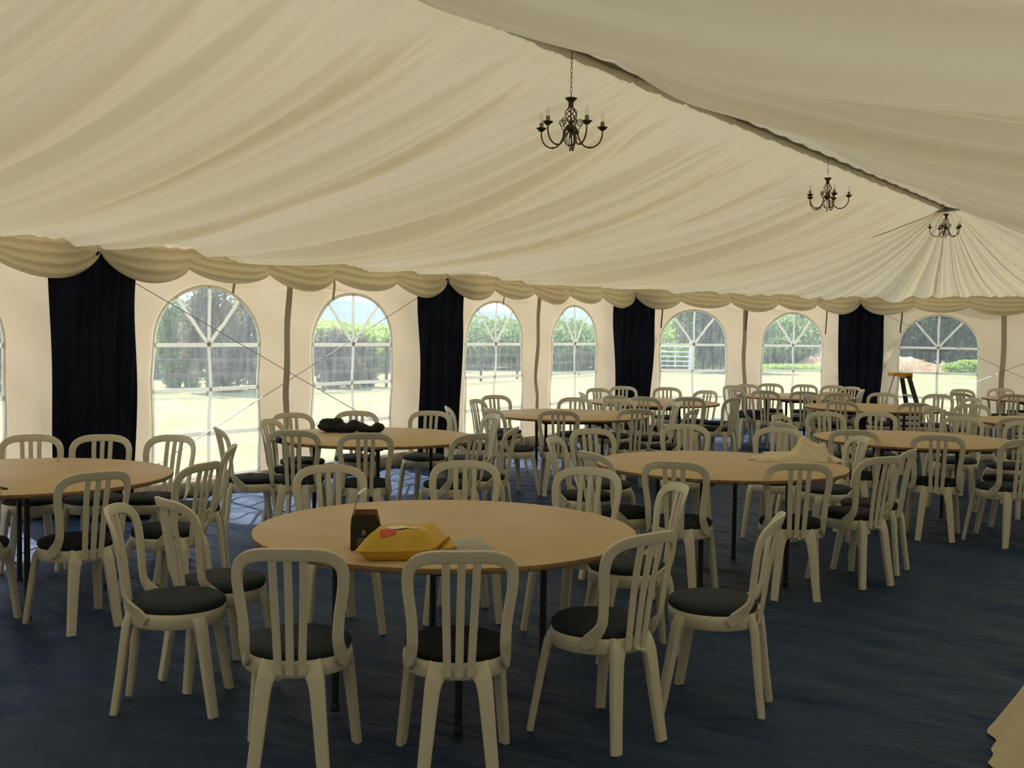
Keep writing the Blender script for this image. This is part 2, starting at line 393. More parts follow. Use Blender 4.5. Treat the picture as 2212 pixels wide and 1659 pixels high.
struct('ceiling_end', npgrid('ceiling_end', apse(), M_LIN))
M_RIDGE = mat('ridge_strip', (.50, .42, .31), .9, trans=.03)
rs = MB(); rs.box((XR-.03, (YC-13)/2, HR+.035), (.11, YC+13, .008)); struct('trim_1', rs.mesh('ridge', M_RIDGE, False))
rc = MB(); rc.lathe([(.02, .035), (.20, .02), (.20, .03), (.02, .05)], 24, (XR, YC, HR+.0)); struct('trim_2', rc.mesh('cap', M_RIDGE, False))
# ------------------------------------------------------------------ setting: scalloped swags under the eaves
def swag_run(name, A, B):
    d = (B-A); ln = d.length; d = d.normalized(); nrm = Vector((d.y, -d.x, 0))
    if nrm.dot(Vector((XR, min(YC, (A.y+B.y)/2), 0))-A) < 0: nrm = -nrm
    nt, nh, nsc = 150, 22, 5; rng = random.Random(len(name)*7+int(A.y*3))
    ks = [0]+[i/5+rng.uniform(-.012, .012) for i in range(1, 5)]+[1]
    def fn(i, j):
        t = i/(nt-1); h = j/(nh-1); k = min(4, max(q for q in range(5) if ks[q] <= t+1e-9)); u = (t-ks[k])/(ks[k+1]-ks[k])
        gl = .06 if k == 0 else .15; gr_ = .06 if k == 4 else .15
        g = gl+(gr_-gl)*u; par = 4*u*(1-u); para = par**.75
        drop = g + (.305-.04*(k % 2)-g)*para
        fold = math.sin((h**.9)*PI*(3.4+.5*(k % 3)) + .5*math.sin(u*3+k))**2
        z = HE+.085 - (drop+.035)*h - .006*math.sin(t*180+h*3)*(1-h)
        o = .02 + .10*para*math.sin(PI*min(1, h*.62))*(.7+.3*h) + .040*fold*para + .015*(1-para)*math.cos(h*14)
        if h > .86: o -= .05*(h-.86)/.14*para
        return A + d*(ln*t) + nrm*o + Vector((0, 0, z))
    struct(name, grid(name, nt, nh, fn, M_LIN2))
i = 3
for a, b in ((1, 0), (2, 1), (3, 2), (4, 3), (0, -1), (-1, -2), (-2, -3)):
    swag_run('trim_%d' % i, pole(a, INS), pole(b, INS)); i += 1
# ------------------------------------------------------------------ black drapes over the tent legs
def drape(n, label):
    nt, nh = 64, 60; P0 = pole(n, .17)
    if n >= 1: d1 = d2 = Vector((0, 1, 0))
    elif n == 0: d1 = Vector((0, 1, 0)); d2 = (pole(-1)-pole(0)).normalized()
    elif n == -1: d1 = (pole(-1)-pole(0)).normalized(); d2 = (pole(-2)-pole(-1)).normalized()
    else: d1 = (pole(-2)-pole(-1)).normalized(); d2 = (pole(-3)-pole(-2)).normalized()
    inn = (Vector((XR, min(P0.y, YC), 0))-P0).normalized()
    ph = n*1.7
    def fn(i, j):
        t = i/(nt-1)*2-1; h = j/(nh-1)
        hw = .47-.075*h+.012*math.sin(h*7+ph)
        s = t*hw; b = d1*s if s < 0 else d2*s
        o = .06*math.exp(-(t*1.6)**2) + .018*math.sin(t*13+h*3*t+ph)+.012*math.sin(t*27+h*2+ph) + .03*math.sin(PI*min(1, (1-abs(t))*1.4+h*.6))*(1-h)
        sw = .03*math.cos((h*9-t*t*5))*math.exp(-h*2.2)
        z = 2.26*(1-h)+.012
        if h > .965: o += .10*(h-.965)/.035*(.6+.4*math.sin(t*11))
        return P0 + b + inn*(o+sw) + Vector((0, 0, z))
    o = obj('black_curtain', grid('black_curtain', nt, nh, fn, M_BLACK))
    return tag(o, label, 'curtain', 'black curtains over the tent legs')
drape(2, 'wide black curtain hanging at the left behind the table cut off by the left edge')
drape(1, 'black curtain right of the window behind the table with the black jacket')
drape(0, 'narrowest black curtain, in the corner where the side wall meets the end wall')
drape(-1, 'black curtain behind the yellow-topped stepladder')
h = MB()
for k in range(5):
    c = bp(185+k*28, 1108+(k % 2)*6, .03); h.lathe([(.02, -.03), (.10+.02*(k % 3), -.025), (.12, .0), (.08, .035+.02*(k % 2)), (.01, .05)], 14, c, 1.3, .8, lambda q, r: .012*math.sin(3*q+k))
fc = h.obj('black_cloth', M_BLACK); tag(fc, 'crumpled black cloth lying on the carpet at the foot of the left curtain', 'cloth')
sh = MB()
for k in range(3): sh.tube([bp(295+k*6, 1100+k*5, .02), bp(308, 1104+k*3, .03), bp(318-k*2, 1108+k*2, .02)], .011, 6)
tag(sh.obj('black_strap', M_BLACK), 'thin black strap on the carpet right of the crumpled black cloth', 'strap')
# ------------------------------------------------------------------ bracing wires and straps on the walls
def wire(a, b, label):
    mb = MB(); m = a.lerp(b, .5)+Vector((0, 0, -.004)); mb.tube([a, m, b], .0042, 6)
    tag(mb.obj('bracing_wire', M_WIRE), label, 'wire', 'diagonal bracing wires inside the walls')
def wp(n, z, ins=.16): v = pole(n, ins); v.z = z; return v
def wend(n1, n2, z1, z2, f1=.06, f2=.94):
    A = pole(n1, .13); B = pole(n2, .13); a = A.lerp(B, f1); b = A.lerp(B, f2); a.z = z1; b.z = z2; return a, b
wire(*wend(2, 1, 2.14, .14, .04, .97), 'thin bracing wire sloping down from the left curtain across the large left window')
wire(*wend(1, 2, 2.12, .12, .04, .97), 'thin bracing wire sloping up to the curtain behind the jacket table')
wire(*wend(-1, -2, 2.14, .14, .05, .97), 'thin bracing wire sloping down right from the curtain behind the stepladder')
wire(*wend(-2, -1, 2.10, .05, .04, .97), 'thin bracing wire rising to the right edge in front of the end wall')
def strap(px, y0, y1, wall, m, label, name='hanging_strap', w=.012):
    P, d, nrm, ln = WALLS[wall]
    A = P(0, 0)-nrm*0; D = CX*(px-1106)/F_PX + CY*((y0+y1)/2-829.5)/F_PX + CF; cam = Vector((0, 0, HC))
    Aw = P(0, 1.0); Aw.z = 0; nn = nrm; t = (Aw+nn*.05-cam).dot(nn)/D.dot(nn); c = cam+D*t
    k = t*1.0; z0 = HC-(y0-(714+(px-1106)*.0157))*k/F_PX; z1 = HC-(y1-(714+(px-1106)*.0157))*k/F_PX
    mb = MB(); n = 6
    for i in range(n):
        za, zb = z0+(z1-z0)*i/n, z0+(z1-z0)*(i+1)/n; off = d*(.010*math.sin(i*.8)); o2 = d*(.010*math.sin((i+1)*.8))
        q = [Vector((c.x, c.y, za))+off-d*w, Vector((c.x, c.y, zb))+o2-d*w, Vector((c.x, c.y, zb))+o2+d*w, Vector((c.x, c.y, za))+off+d*w]
        mb.add(q+[v+nn*.003 for v in q], [(3, 2, 1, 0), (4, 5, 6, 7), (0, 1, 5, 4), (2, 3, 7, 6)])
    tag(mb.obj(name, m, smooth=False), label, 'strap', 'straps hanging from the eave')
strap(1430, 640, 709, 'wall_end_left', M_STRAP, 'dark strap hanging just right of the narrowest black curtain')
strap(1613, 655, 713, 'wall_end_left', M_STRAP, 'dark strap hanging in front of the seam between two end windows')
strap(1785, 655, 722, 'wall_end_left', M_STRAP, 'dark strap hanging just left of the curtain behind the stepladder')
strap(1947, 660, 719, 'wall_end_middle', M_STRAP, 'dark strap hanging just right of the curtain behind the stepladder')
strap(505, 590, 634, 'wall_left_middle', M_STRAPL, 'pale strap above the large left window', w=.016)
strap(721, 600, 648, 'wall_left_middle', M_STRAPL, 'pale strap above the window behind the black jacket', w=.016)
strap(1088, 630, 658, 'wall_left_far', M_STRAPL, 'pale strap above the window left of the wavy seam', w=.014)
# ------------------------------------------------------------------ round tables
def mktable(name, loc, rz, legs, label):
    t = empty(name, (loc[0], loc[1], 0), rz); tag(t, label, 'table', 'round board tables with folding black legs')
    if mktable.m is None:
        rr = .857; n = 96; js = [random.uniform(-.0025, .0025) for _ in range(n)]
        tp = MB(); tp.lathe([(.001, .753), (rr-.004, .753), (rr-.001, .7515)], n, jitter=lambda q, r: js[int(round(q/(2*PI)*n)) % n] if r > .5 else 0)
        eg = MB(); eg.lathe([(rr-.001, .7515), (rr, .748), (rr, .733), (rr-.004, .729), (.001, .729)], n, jitter=lambda q, r: js[int(round(q/(2*PI)*n)) % n] if r > .5 else 0)
        topm = mesh_from('tabletop', tp.v, tp.f, M_TOP); edm = eg.mesh('table_edge', M_EDGE)
        fr = MB()
        for sx in (-1, 1): fr.box((sx*.33, 0, .712), (.04, 1.30, .034))
        for sy in (-1, 1): fr.box((0, sy*.50, .708), (.76, .03, .024))
        frm = fr.mesh('under_frame', M_WOODD, False)
        lg = MB(); lg.tube([(0, 0, .70), (0, 0, .012)], .0165, 10); lg.lathe([(.019, 0), (.021, .004), (.019, .03), (.017, .034)], 10)
        lgm = lg.mesh('leg', M_STEEL); mktable.m = (topm, edm, frm, lgm)
    topm, edm, frm, lgm = mktable.m
    tp = obj('tabletop', topm, t); obj('table_edge', edm, tp); obj('under_frame', frm, t)
    for x, y in legs:
        obj('leg', lgm, t, (x, y, 0))
    for sy in (-1, 1):
        st = MB(); p = [l for l in legs if (l[1] > 0) == (sy > 0)]
        if len(p) == 2:
            st.tube([(p[0][0], p[0][1], .16), (p[1][0], p[1][1], .16)], .009, 6) if False else None
            st.tube([(p[0][0], p[0][1], .69), (p[1][0], p[1][1], .69)], .012, 8); st.obj('leg_brace', M_STEEL, t)
    return t
mktable.m = None
LG = [(-.30, -.43), (.30, -.43), (-.30, .43), (.30, .43)]
T1 = Vector((-3.04, 4.00, 0)); T2 = Vector((-3.09, 7.18, 0)); T3 = Vector((-6.14, 7.08, 0)); T4 = Vector((-6.09, 3.86, 0)); T5 = Vector((-2.54, 10.14, 0))
T6 = Vector((-6.25, 10.40, 0)); T7 = Vector((-6.58, 13.07, 0)); T8 = Vector((-5.70, 15.95, 0)); T9 = Vector((-4.08, 14.25, 0)); T10 = Vector((-1.86, 13.35, 0)); T11 = Vector((-2.71, 18.2, 0))
def t1legs():
    out = []
    for p in ((728, 1463), (990, 1527), (1183, 1440), (928, 1340)):
        v = bp(*p, 0)-T1; out.append((v.x, v.y))
    return out
r1 = math.radians(9)
mktable('round_table', T1, r1, LG, 'nearest round table, holding the open black box and the yellow packet')
mktable('round_table', T2, math.radians(46), LG, 'round table with the crumpled cream cloth near its right edge')
mktable('round_table', T3, math.radians(9), LG, 'round table with the black jacket on it, before the left windows')
mktable('round_table', T4, math.radians(25), LG, 'round table cut off by the left edge of the picture (left-edge table)')
mktable('round_table', T5, math.radians(20), LG, 'orange-toned bare round table at the right, behind the cream cloth table')
mktable('round_table', T6, math.radians(39), LG, 'bare round table before the wavy wall seam (the wavy-seam table)')
mktable('round_table', T7, math.radians(20), LG, 'far round table before the narrowest black curtain (the narrow-curtain table)')
mktable('round_table', T8, math.radians(40), LG, 'far round table under the window showing the soil mound (the mound-window table)')
mktable('round_table', T9, math.radians(5), LG, 'far round table in front of the stepladder (the stepladder table)')
mktable('round_table', T10, math.radians(50), LG, 'round table beyond the orange-toned one, running out at the right edge (right-edge table)')
mktable('round_table', T11, math.radians(15), LG, 'farthest round table at the right edge, close to the end wall')
# ------------------------------------------------------------------ chairs
def yb(z): return float(np.interp(z, [.38, .43, .5, .6, .7, .8, .9], [-.207, -.212, -.222, -.236, -.254, -.276, -.304]))
KX = 1.35
def bs(x, z, push=0): return Vector((x, yb(z)+KX*x*x-push, z))
def bn(x, z): return Vector((-2*KX*x, 1, -(yb(z+.01)-yb(z-.01))/.02)).normalized()
def chair_meshes():
    M = {}
    s = MB(); s.lathe([(.001, .412), (.175, .410), (.188, .378), (.198, .374), (.204, .380), (.2055, .420), (.203, .433), (.196, .4385), (.186, .436), (.170, .430), (.001, .428)], 48, sy=.985)
    M['seat'] = s.mesh('seat', M_PLAS)
    for nm, m in (('a', M_PADA), ('b', M_PADB)):
        p = MB(); p.lathe([(.001, .432), (.165, .432), (.189, .437), (.198, .451), (.197, .464), (.187, .475), (.165, .482), (.11, .4865), (.05, .488), (.001, .4885)], 40, (0, .004, 0), jitter=lambda q, r: .003*math.sin(5*q)*(r > .1))
        M['pad'+nm] = p.mesh('cushion', m)
    half = [(0, .847, .050), (.06, .8465, .050), (.11, .842, .049), (.150, .829, .047), (.178, .804, .046), (.1905, .765, .044), (.188, .70, .042), (.176, .62, .041), (.170, .55, .041), (.170, .50, .044)]
    pr = [(-x, z, w) for x, z, w in half[::-1]] + half[1:]
    sp = spline(pr, 4); pts = [bs(p[0], p[1]) for p in sp]; nr = [bn(p[0], p[1]) for p in sp]; w = [p[2] for p in sp]
    def tail(sg):
        e = [(Vector((sg*.173, -.155, .462)), Vector((-sg*.70, .70, 0)), .054), (Vector((sg*.180, -.130, .434)), Vector((-sg*.82, .58, 0)), .060), (Vector((sg*.188, -.095, .410)), Vector((-sg, .42, 0)), .042)]
        return [(a, b.normalized(), c) for a, b, c in e]
    tl = tail(-1)[::-1]; tr = tail(1)
    pts = [a for a, b, c in tl]+pts+[a for a, b, c in tr]; nr = [b for a, b, c in tl]+nr+[b for a, b, c in tr]; w = [c for a, b, c in tl]+w+[c for a, b, c in tr]
    # smooth the joined path once
    for _ in range(2):
        pts = [pts[0]]+[(pts[i-1]+pts[i]*2+pts[i+1])/4 for i in range(1, len(pts)-1)]+[pts[-1]]
        nr = [nr[0]]+[((nr[i-1]+nr[i]*2+nr[i+1])/4).normalized() for i in range(1, len(nr)-1)]+[nr[-1]]
    b = MB(); b.sweep(pts, nr, w, [.015]*len(pts), 16, .3); M['back'] = b.mesh('backrest', M_PLAS)
    for k, xx in ((0, 0), (1, .056), (2, -.056)):
        P = [(xx, .842), (xx*.98, .76), (xx*.92, .65), (xx*.85, .54), (xx*.8, .45), (xx*.78, .392)]; q = spline(P, 3)
        b = MB(); b.sweep([bs(p[0], p[1]) for p in q], [bn(p[0], p[1]) for p in q], [.030]*len(q), [.011]*len(q), 12, .35); M['slat%d' % k] = b.mesh('slat', M_PLAS)
    for sg in (-1, 1):
        def leg(P, wd, out):
            q = spline(P, 4); pts = [Vector(p[:3]) for p in q]; n = len(pts)
            b = MB(); b.sweep(pts, [Vector(out)]*n, [p[3] for p in q], [p[4] for p in q], 16, .36); return b.mesh('leg', M_PLAS)
        M['rear%d' % sg] = leg([(sg*.068, -.170, .420, .092, .036), (sg*.086, -.188, .385, .070, .038), (sg*.098, -.198, .33, .058, .036), (sg*.114, -.216, .17, .051, .033), (sg*.131, -.238, .0, .046, .030)], .05, (0, -1, 0))
        M['front%d' % sg] = leg([(sg*.150, .105, .422, .062, .034), (sg*.165, .125, .385, .056, .036), (sg*.174, .137, .33, .051, .034), (sg*.190, .162, .17, .046, .031), (sg*.206, .188, .0, .042, .028)], .05, (sg*.75, .66, 0))
    t = MB()
    for sx in (-.012, .014): t.lathe([(.002, -.010), (.009, -.007), (.012, 0), (.009, .007), (.002, .010)], 10, (sx, -.232, .40-.01*(sx > 0)))
    t.tube([(-.012, -.228, .402), (0, -.235, .42), (.014, -.228, .395)], .003, 6)
    M['toggle'] = t.mesh('tie_toggle', M_PLAS)
    b = MB(); b.tube([(-.05, -.10, .474), (0, -.09, .485), (.03, -.06, .478), (.05, -.03, .50), (.10, -.02, .478)], .003, 5); b.tube([(.0, -.08, .48), (-.03, -.02, .476), (-.07, .0, .49)], .003, 5)
    M['ties'] = b.mesh('cushion_tie', M_BLACK)
    return M
CM = chair_meshes()
def build_chair(pad):
    r = empty('plastic_chair'); obj('seat', CM['seat'], r); obj('cushion', CM['pad'+pad], r); bk = obj('backrest', CM['back'], r)
    for k in range(3): obj('slat', CM['slat%d' % k], bk)
    for k in ('rear-1', 'rear1', 'front-1', 'front1'): obj('leg', CM[k], r)
    return r
PROTO = {}
def chair(px, py, th, label, pad='a', toggle=False, ties=False, pos=None, face=None):
    if pos is None:
        p = bp(px, py, .872); a = Vector((p.x, p.y, 0)).normalized(); rt = Vector((a.y, -a.x, 0)); q = math.radians(th)
        d = a*math.cos(q)+rt*math.sin(q); o = Vector((p.x, p.y, 0))+d*.293
    else:
        o = Vector((pos[0], pos[1], 0)); d = Vector((face[0], face[1], 0)).normalized()
    ray = Vector((o.x, o.y, 0)).normalized()
    for T in (T1, T2, T3, T4, T5, T6, T7, T8, T9, T10, T11):       # a chair back never stands inside a table top
        for _ in range(30):
            bk = o-d*.27-T
            if bk.length >= .885: break
            o = o + ray*(.02 if bk.dot(ray) > 0 else -.02)
    r = copy_tree(PROTO[pad]) if pad in PROTO else build_chair(pad)
    PROTO.setdefault(pad, r)
    for ch in list(r.children):
        if ch.name.startswith(('tie_toggle', 'cushion_tie')): bpy.data.objects.remove(ch)
    r.location = o; r.rotation_euler = (0, 0, math.atan2(-d.x, d.y))
    tag(r, 'white chair ' + label, 'chair', 'white plastic chairs around the round tables')
    if toggle: obj('tie_toggle', CM['toggle'], r)
    if ties: obj('cushion_tie', CM['ties'], r)
    return r
def chair_feet(rear, front, label, **k):
    a = bp(*rear, 0); b = bp(*front, 0); f = (b-a).normalized(); o = a+f*.235
    return chair(0, 0, 0, label, pos=(o.x, o.y), face=(f.x, f.y), **k)
# nearest table
chair_feet((265, 1521), (472, 1518), 'at the nearest table, nearest the bottom left corner, its seat turned right')
chair(352, 1076, 66, 'at the nearest table, just behind the one nearest the bottom left corner')
chair(620, 1184, 9, 'with its back to the camera, left one of the bottom middle pair')
chair(998, 1189, -3, 'with its back to the camera, right one of the bottom middle pair', pad='b')
chair_feet((1380, 1615), (1222, 1552), 'at the nearest table, front right, its back turned to the camera and right', toggle=True)
chair_feet((1652, 1532), (1447, 1506), 'seen side-on facing left, the one farthest right at the nearest table')
chair(1478, 1045, -108, 'at the right of the nearest table, facing left, between two bigger chairs')
chair(1278, 1009, -160, 'facing the camera behind the right end of the nearest table', pad='b')
chair(1005, 994, 180, 'facing the camera behind the middle of the nearest table')
chair(708, 1003, 168, 'facing the camera behind the nearest table, above the open black box')
# table with the cream cloth
chair(1455, 996, 10, 'back to camera, at the near left of the cream cloth table')
chair(1730, 999, -10, 'with its back to the camera in front of the cream cloth', pad='b', toggle=True)
chair(1917, 986, -48, 'at the near right of the cream cloth table, facing away left', pad='b', toggle=True)
chair(1975, 970, -76, 'side-on facing left, at the right of the cream cloth table', pad='b')
chair(1868, 942, -112, 'facing left, cream-lit, at the right tip of the cream cloth table')
chair(1685, 923, -172, 'facing the camera right behind the cream cloth')
chair(1480, 916, 178, 'facing the camera behind the bare left part of the cream cloth table')
chair(1272, 925, 152, 'facing right at the far left of the cream cloth table')
chair(1186, 944, 106, 'side-on facing right, the leftmost one at the cream cloth table', pad='b', toggle=True)
chair(1268, 975, 58, 'at the near left of the cream cloth table, grey back slanting down right', pad='b')
# table with the black jacket
chair(630, 929, 10, 'with its back to the camera at the left front of the jacket table')
chair(790, 935, 0, 'with its back to the camera in front of the black jacket')
chair(1030, 936, -46, 'facing away left at the right front of the jacket table')
chair(1118, 922, -78, 'side-on facing left, farthest right at the jacket table')
chair(1074, 894, -112, 'facing left at the right tip of the jacket table')
chair(932, 887, -168, 'facing the camera in front of the second black curtain')
chair(770, 887, 180, 'facing the camera, half hidden behind the black jacket')
chair(626, 891, 158, 'facing the camera at the far left of the jacket table', pad='b')
chair(572, 905, 116, 'facing right at the left tip of the jacket table', pad='b')
chair(464, 922, 82, 'facing right by the large left window, loose ties on its cushion', pad='b', ties=True)
# table cut off at the left
chair(215, 1018, -24, 'back to camera, at the near right of the left-edge table', pad='b')
chair(450, 998, -54, 'facing away left, at the right of the left-edge table', pad='b', toggle=True)
chair(510, 960, -86, 'side-on facing left, farthest right at the left-edge table')
chair(380, 939, -146, 'facing the camera left, below the large left window', pad='b')
chair(222, 938, -170, 'facing the camera in front of the wide left black curtain')
chair(66, 938, 178, 'facing the camera at the far left, partly before the cut-off window')
chair(-100, 1020, 14, 'almost wholly cut off by the left edge, only its legs showing')
# bare orange-toned table
chair(1845, 928, 3, 'back to camera, at the left front of the orange-toned table')
chair(2028, 939, -4, 'with its back to the camera in front of the bare orange-toned table', pad='b', toggle=True)
chair(2222, 948, -38, 'cut by the right edge, facing away left, nearest of those there')
chair(2262, 935, -76, 'cut by the right edge, only its seat pad showing', pad='b')
chair(2222, 909, -150, 'cream in the light, cut by the right edge behind the orange-toned table')
chair(2082, 899, -168, 'facing the camera behind the right half of the orange-toned table')
chair(1893, 889, 180, 'facing the camera behind the left half of the orange-toned table')
chair(1780, 889, 164, 'facing the camera behind the left tip of the orange-toned table')
chair(1676, 895, 116, 'with only its cream top showing left of the orange-toned table')
chair(1686, 911, 62, 'with only its grey slanting top showing left of the orange-toned table')
# bare table before the wavy seam
chair(1206, 886, 4, 'back to camera, left one in front of the wavy-seam table', pad='a')
chair(1378, 883, -18, 'back to camera, right one in front of the wavy-seam table')
chair(1506, 883, -72, 'side-on facing left, grey, at the right of the wavy-seam table', pad='b')
chair(1462, 868, -114, 'facing left, cream top, at the right of the wavy-seam table', pad='b')
chair(1343, 861, -160, 'facing the camera behind the right half of the wavy-seam table')
chair(1243, 858, -176, 'facing the camera below the window right of the wavy seam')
chair(1066, 853, 152, 'facing the camera right, below the window left of the wavy seam')
chair(1022, 862, 116, 'facing right, leftmost cream one below the window left of the wavy seam')
chair(1056, 882, 62, 'grey, facing away right at the left tip of the wavy-seam table')
chair(962, 877, 84, 'thin and sunlit, side-on, in front of the second black curtain', pad='b')
# far table before the narrow curtain
chair(1346, 834, 180, 'bright in the sun, facing the camera before the narrowest curtain')
chair(1288, 838, 150, 'facing the camera right, just left of the narrowest curtain')
chair(1252, 846, 82, 'pale blue-grey, side-on at the left tip of the narrow-curtain table')
chair(1327, 851, 30, 'grey, facing away right at the left front of the narrow-curtain table', pad='b')
chair(1389, 855, 22, 'grey, facing away in front of the narrow-curtain table, middle one', pad='b')
chair(1489, 855, -6, 'back to camera, at the right front of the narrow-curtain table', pad='b')
chair(1441, 836, 178, 'facing the camera behind the narrow-curtain table, right of the curtain')
chair(1530, 843, -144, 'facing the camera left at the right tip of the narrow-curtain table')
chair(1592, 858, -60, 'facing away left, brownish in shade, right of the narrow-curtain table', pad='b')
chair(1602, 849, -78, 'side-on facing left, just behind the brownish one', pad='b')
# farthest table under the mound window
chair(1578, 832, 140, 'showing only a cream rim, far left of the mound-window table', pad='b')
chair(1583, 838, 56, 'grey, facing away right at the left tip of the mound-window table', pad='b')
chair(1611, 829.5, 160, 'bright, facing the camera before the seam between the end windows', pad='b')
chair(1664, 828, 178, 'facing the camera behind the mound-window table, left of two matching ones', pad='b')
chair(1738, 830, 180, 'facing the camera behind the mound-window table, right of two matching ones', pad='b')
chair(1650, 843, 18, 'grey, back to the camera at the left front of the mound-window table', pad='b')
chair(1738, 845, 2, 'grey, back to the camera at the right front of the mound-window table', pad='b')
chair(1803, 832, -164, 'white, at the left edge of the curtain behind the stepladder, leftmost of three')
chair(1843, 835, -142, 'white, middle of three before the curtain behind the stepladder')
chair(1867, 841, -95, 'white, side-on, rightmost of three before the curtain behind the stepladder')
chair(1815, 848, -30, 'grey, facing away left at the right tip of the mound-window table')
# table before the stepladder
chair(1907, 848, 180, 'facing the camera just left of the stepladder')
chair(1792, 847, 162, 'cream, facing the camera behind the left end of the stepladder table')
chair(1745, 855, 60, 'grey, facing away right at the left tip of the stepladder table', pad='b')
chair(1815, 864, 22, 'grey, back to the camera at the left front of the stepladder table', pad='b')
chair(1978, 868, -6, 'grey, back to the camera at the right front of the stepladder table', pad='b')
chair(2028, 851, -172, 'facing the camera at the right tip of the stepladder table')
# table at the right edge, and the farthest right one
chair(2004, 876, 122, 'cream, facing right at the left tip of the right-edge table', pad='b')
chair(2054, 889, 52, 'grey, facing away right at the near left of the right-edge table')
chair(2098, 872, 170, 'cream, facing the camera behind the left end of the right-edge table')
chair(2108, 859, -128, 'facing left beside the window jamb near the right edge')
chair(2204, 902, -4, 'dark-edged, back to camera, at the right-edge table, cut by the picture edge')
chair(2072, 848, 40, 'grey, facing away right before the window right of the stepladder')
chair(2074, 840, 150, 'with its cream rim showing just above the grey one right of the stepladder')
chair(2190, 851, 0, 'grey, back to the camera before the farthest table at the right edge')
chair(2162, 841, 174, 'pale, facing the camera behind the farthest right-edge table', pad='b')
# ------------------------------------------------------------------ things on the nearest table
def onpix(px, py, z=.753): return bp(px, py, z)
yr = math.radians(YAW)
def giftbox():
    a = onpix(758, 1190); b = onpix(822, 1189); u = (b-a).normalized(); v = Vector((-u.y, u.x, 0)); w = (b-a).length; dp = .085; hh = .145
    r = empty('gift_box', a); tag(r, 'small open black cardboard box with raised flaps on the nearest table', 'box')
    L_ = lambda s, t, z: u*(s*w)+v*(t*dp)+Vector((0, 0, z))
    def panel(name, pts, m, th, parent=r):
        n = (pts[1]-pts[0]).cross(pts[2]-pts[1]).normalized()*th; mb = MB(); k = len(pts)
        mb.add(pts, [tuple(range(k))]); mb.add([p+n for p in pts], [tuple(range(k-1, -1, -1))])
        for i in range(k): q = (i+1) % k; mb.add([pts[i], pts[q], pts[q]+n, pts[i]+n], [(0, 1, 2, 3)])
        return obj(name, mb.mesh(name, m, False), parent)
    fr = panel('front_panel', [L_(0, 0, 0), L_(1, 0, 0), L_(1, 0, .098), L_(.82, 0, hh), L_(.04, 0, hh), L_(0, 0, .10)], M_CARD, .0015)
    panel('side_panel', [L_(1, .02, 0), L_(1, 1, 0), L_(1, 1, .10), L_(1, .02, .10)], M_CARD, .0015)
    panel('side_panel', [L_(0, 1, 0), L_(0, .02, 0), L_(0, .02, .10), L_(0, 1, .10)], M_CARD, .0015)
    panel('back_panel', [L_(1, 1, 0), L_(0, 1, 0), L_(0, 1, .11), L_(0.1, 1, .155), L_(.9, 1, .155), L_(1, 1, .11)], M_CARDIN, .0015)
    fl = panel('flap', [L_(.02, .1, .10), L_(.02, .9, .10), L_(.22, .9, .225), L_(.22, .1, .225)], M_CARDIN, .0015)
    panel('flap_tip', [L_(.22, .1, .225), L_(.22, .9, .225), L_(.50, .9, .248), L_(.50, .1, .248)], M_WHITE, .0015, fl)
    mk = MB(); c = L_(.42, 0, .076)-v*.0018
    for k in range(3):
        a0 = 2*PI*k/3+PI/2; cc = c+u*(.0042*math.cos(a0))+Vector((0, 0, .0042*math.sin(a0)))
        mk.tube([cc+u*(.0042*math.cos(q))+Vector((0, 0, .0042*math.sin(q))) for q in np.linspace(0, 2*PI, 12)[:-1]], .0007, 5, closed=True)
    mk.box(c+Vector((0, 0, -.0125)), (.018, .0006, .0012), math.atan2(u.y, u.x))
    for i in range(7):
        wd = .045 if i < 6 else .008
        for k in range(5 if i < 6 else 1):
            mk.box(L_(.40, 0, .050-i*.0062)-v*.0016+u*((k-2)*.0095 if i < 6 else 0), (.0075, .0005, .0011), math.atan2(u.y, u.x))
    obj('printed_mark', mk.mesh('printed_mark', M_WHITE, False), fr)['label'] = 'small white printed logo and text lines'
giftbox()
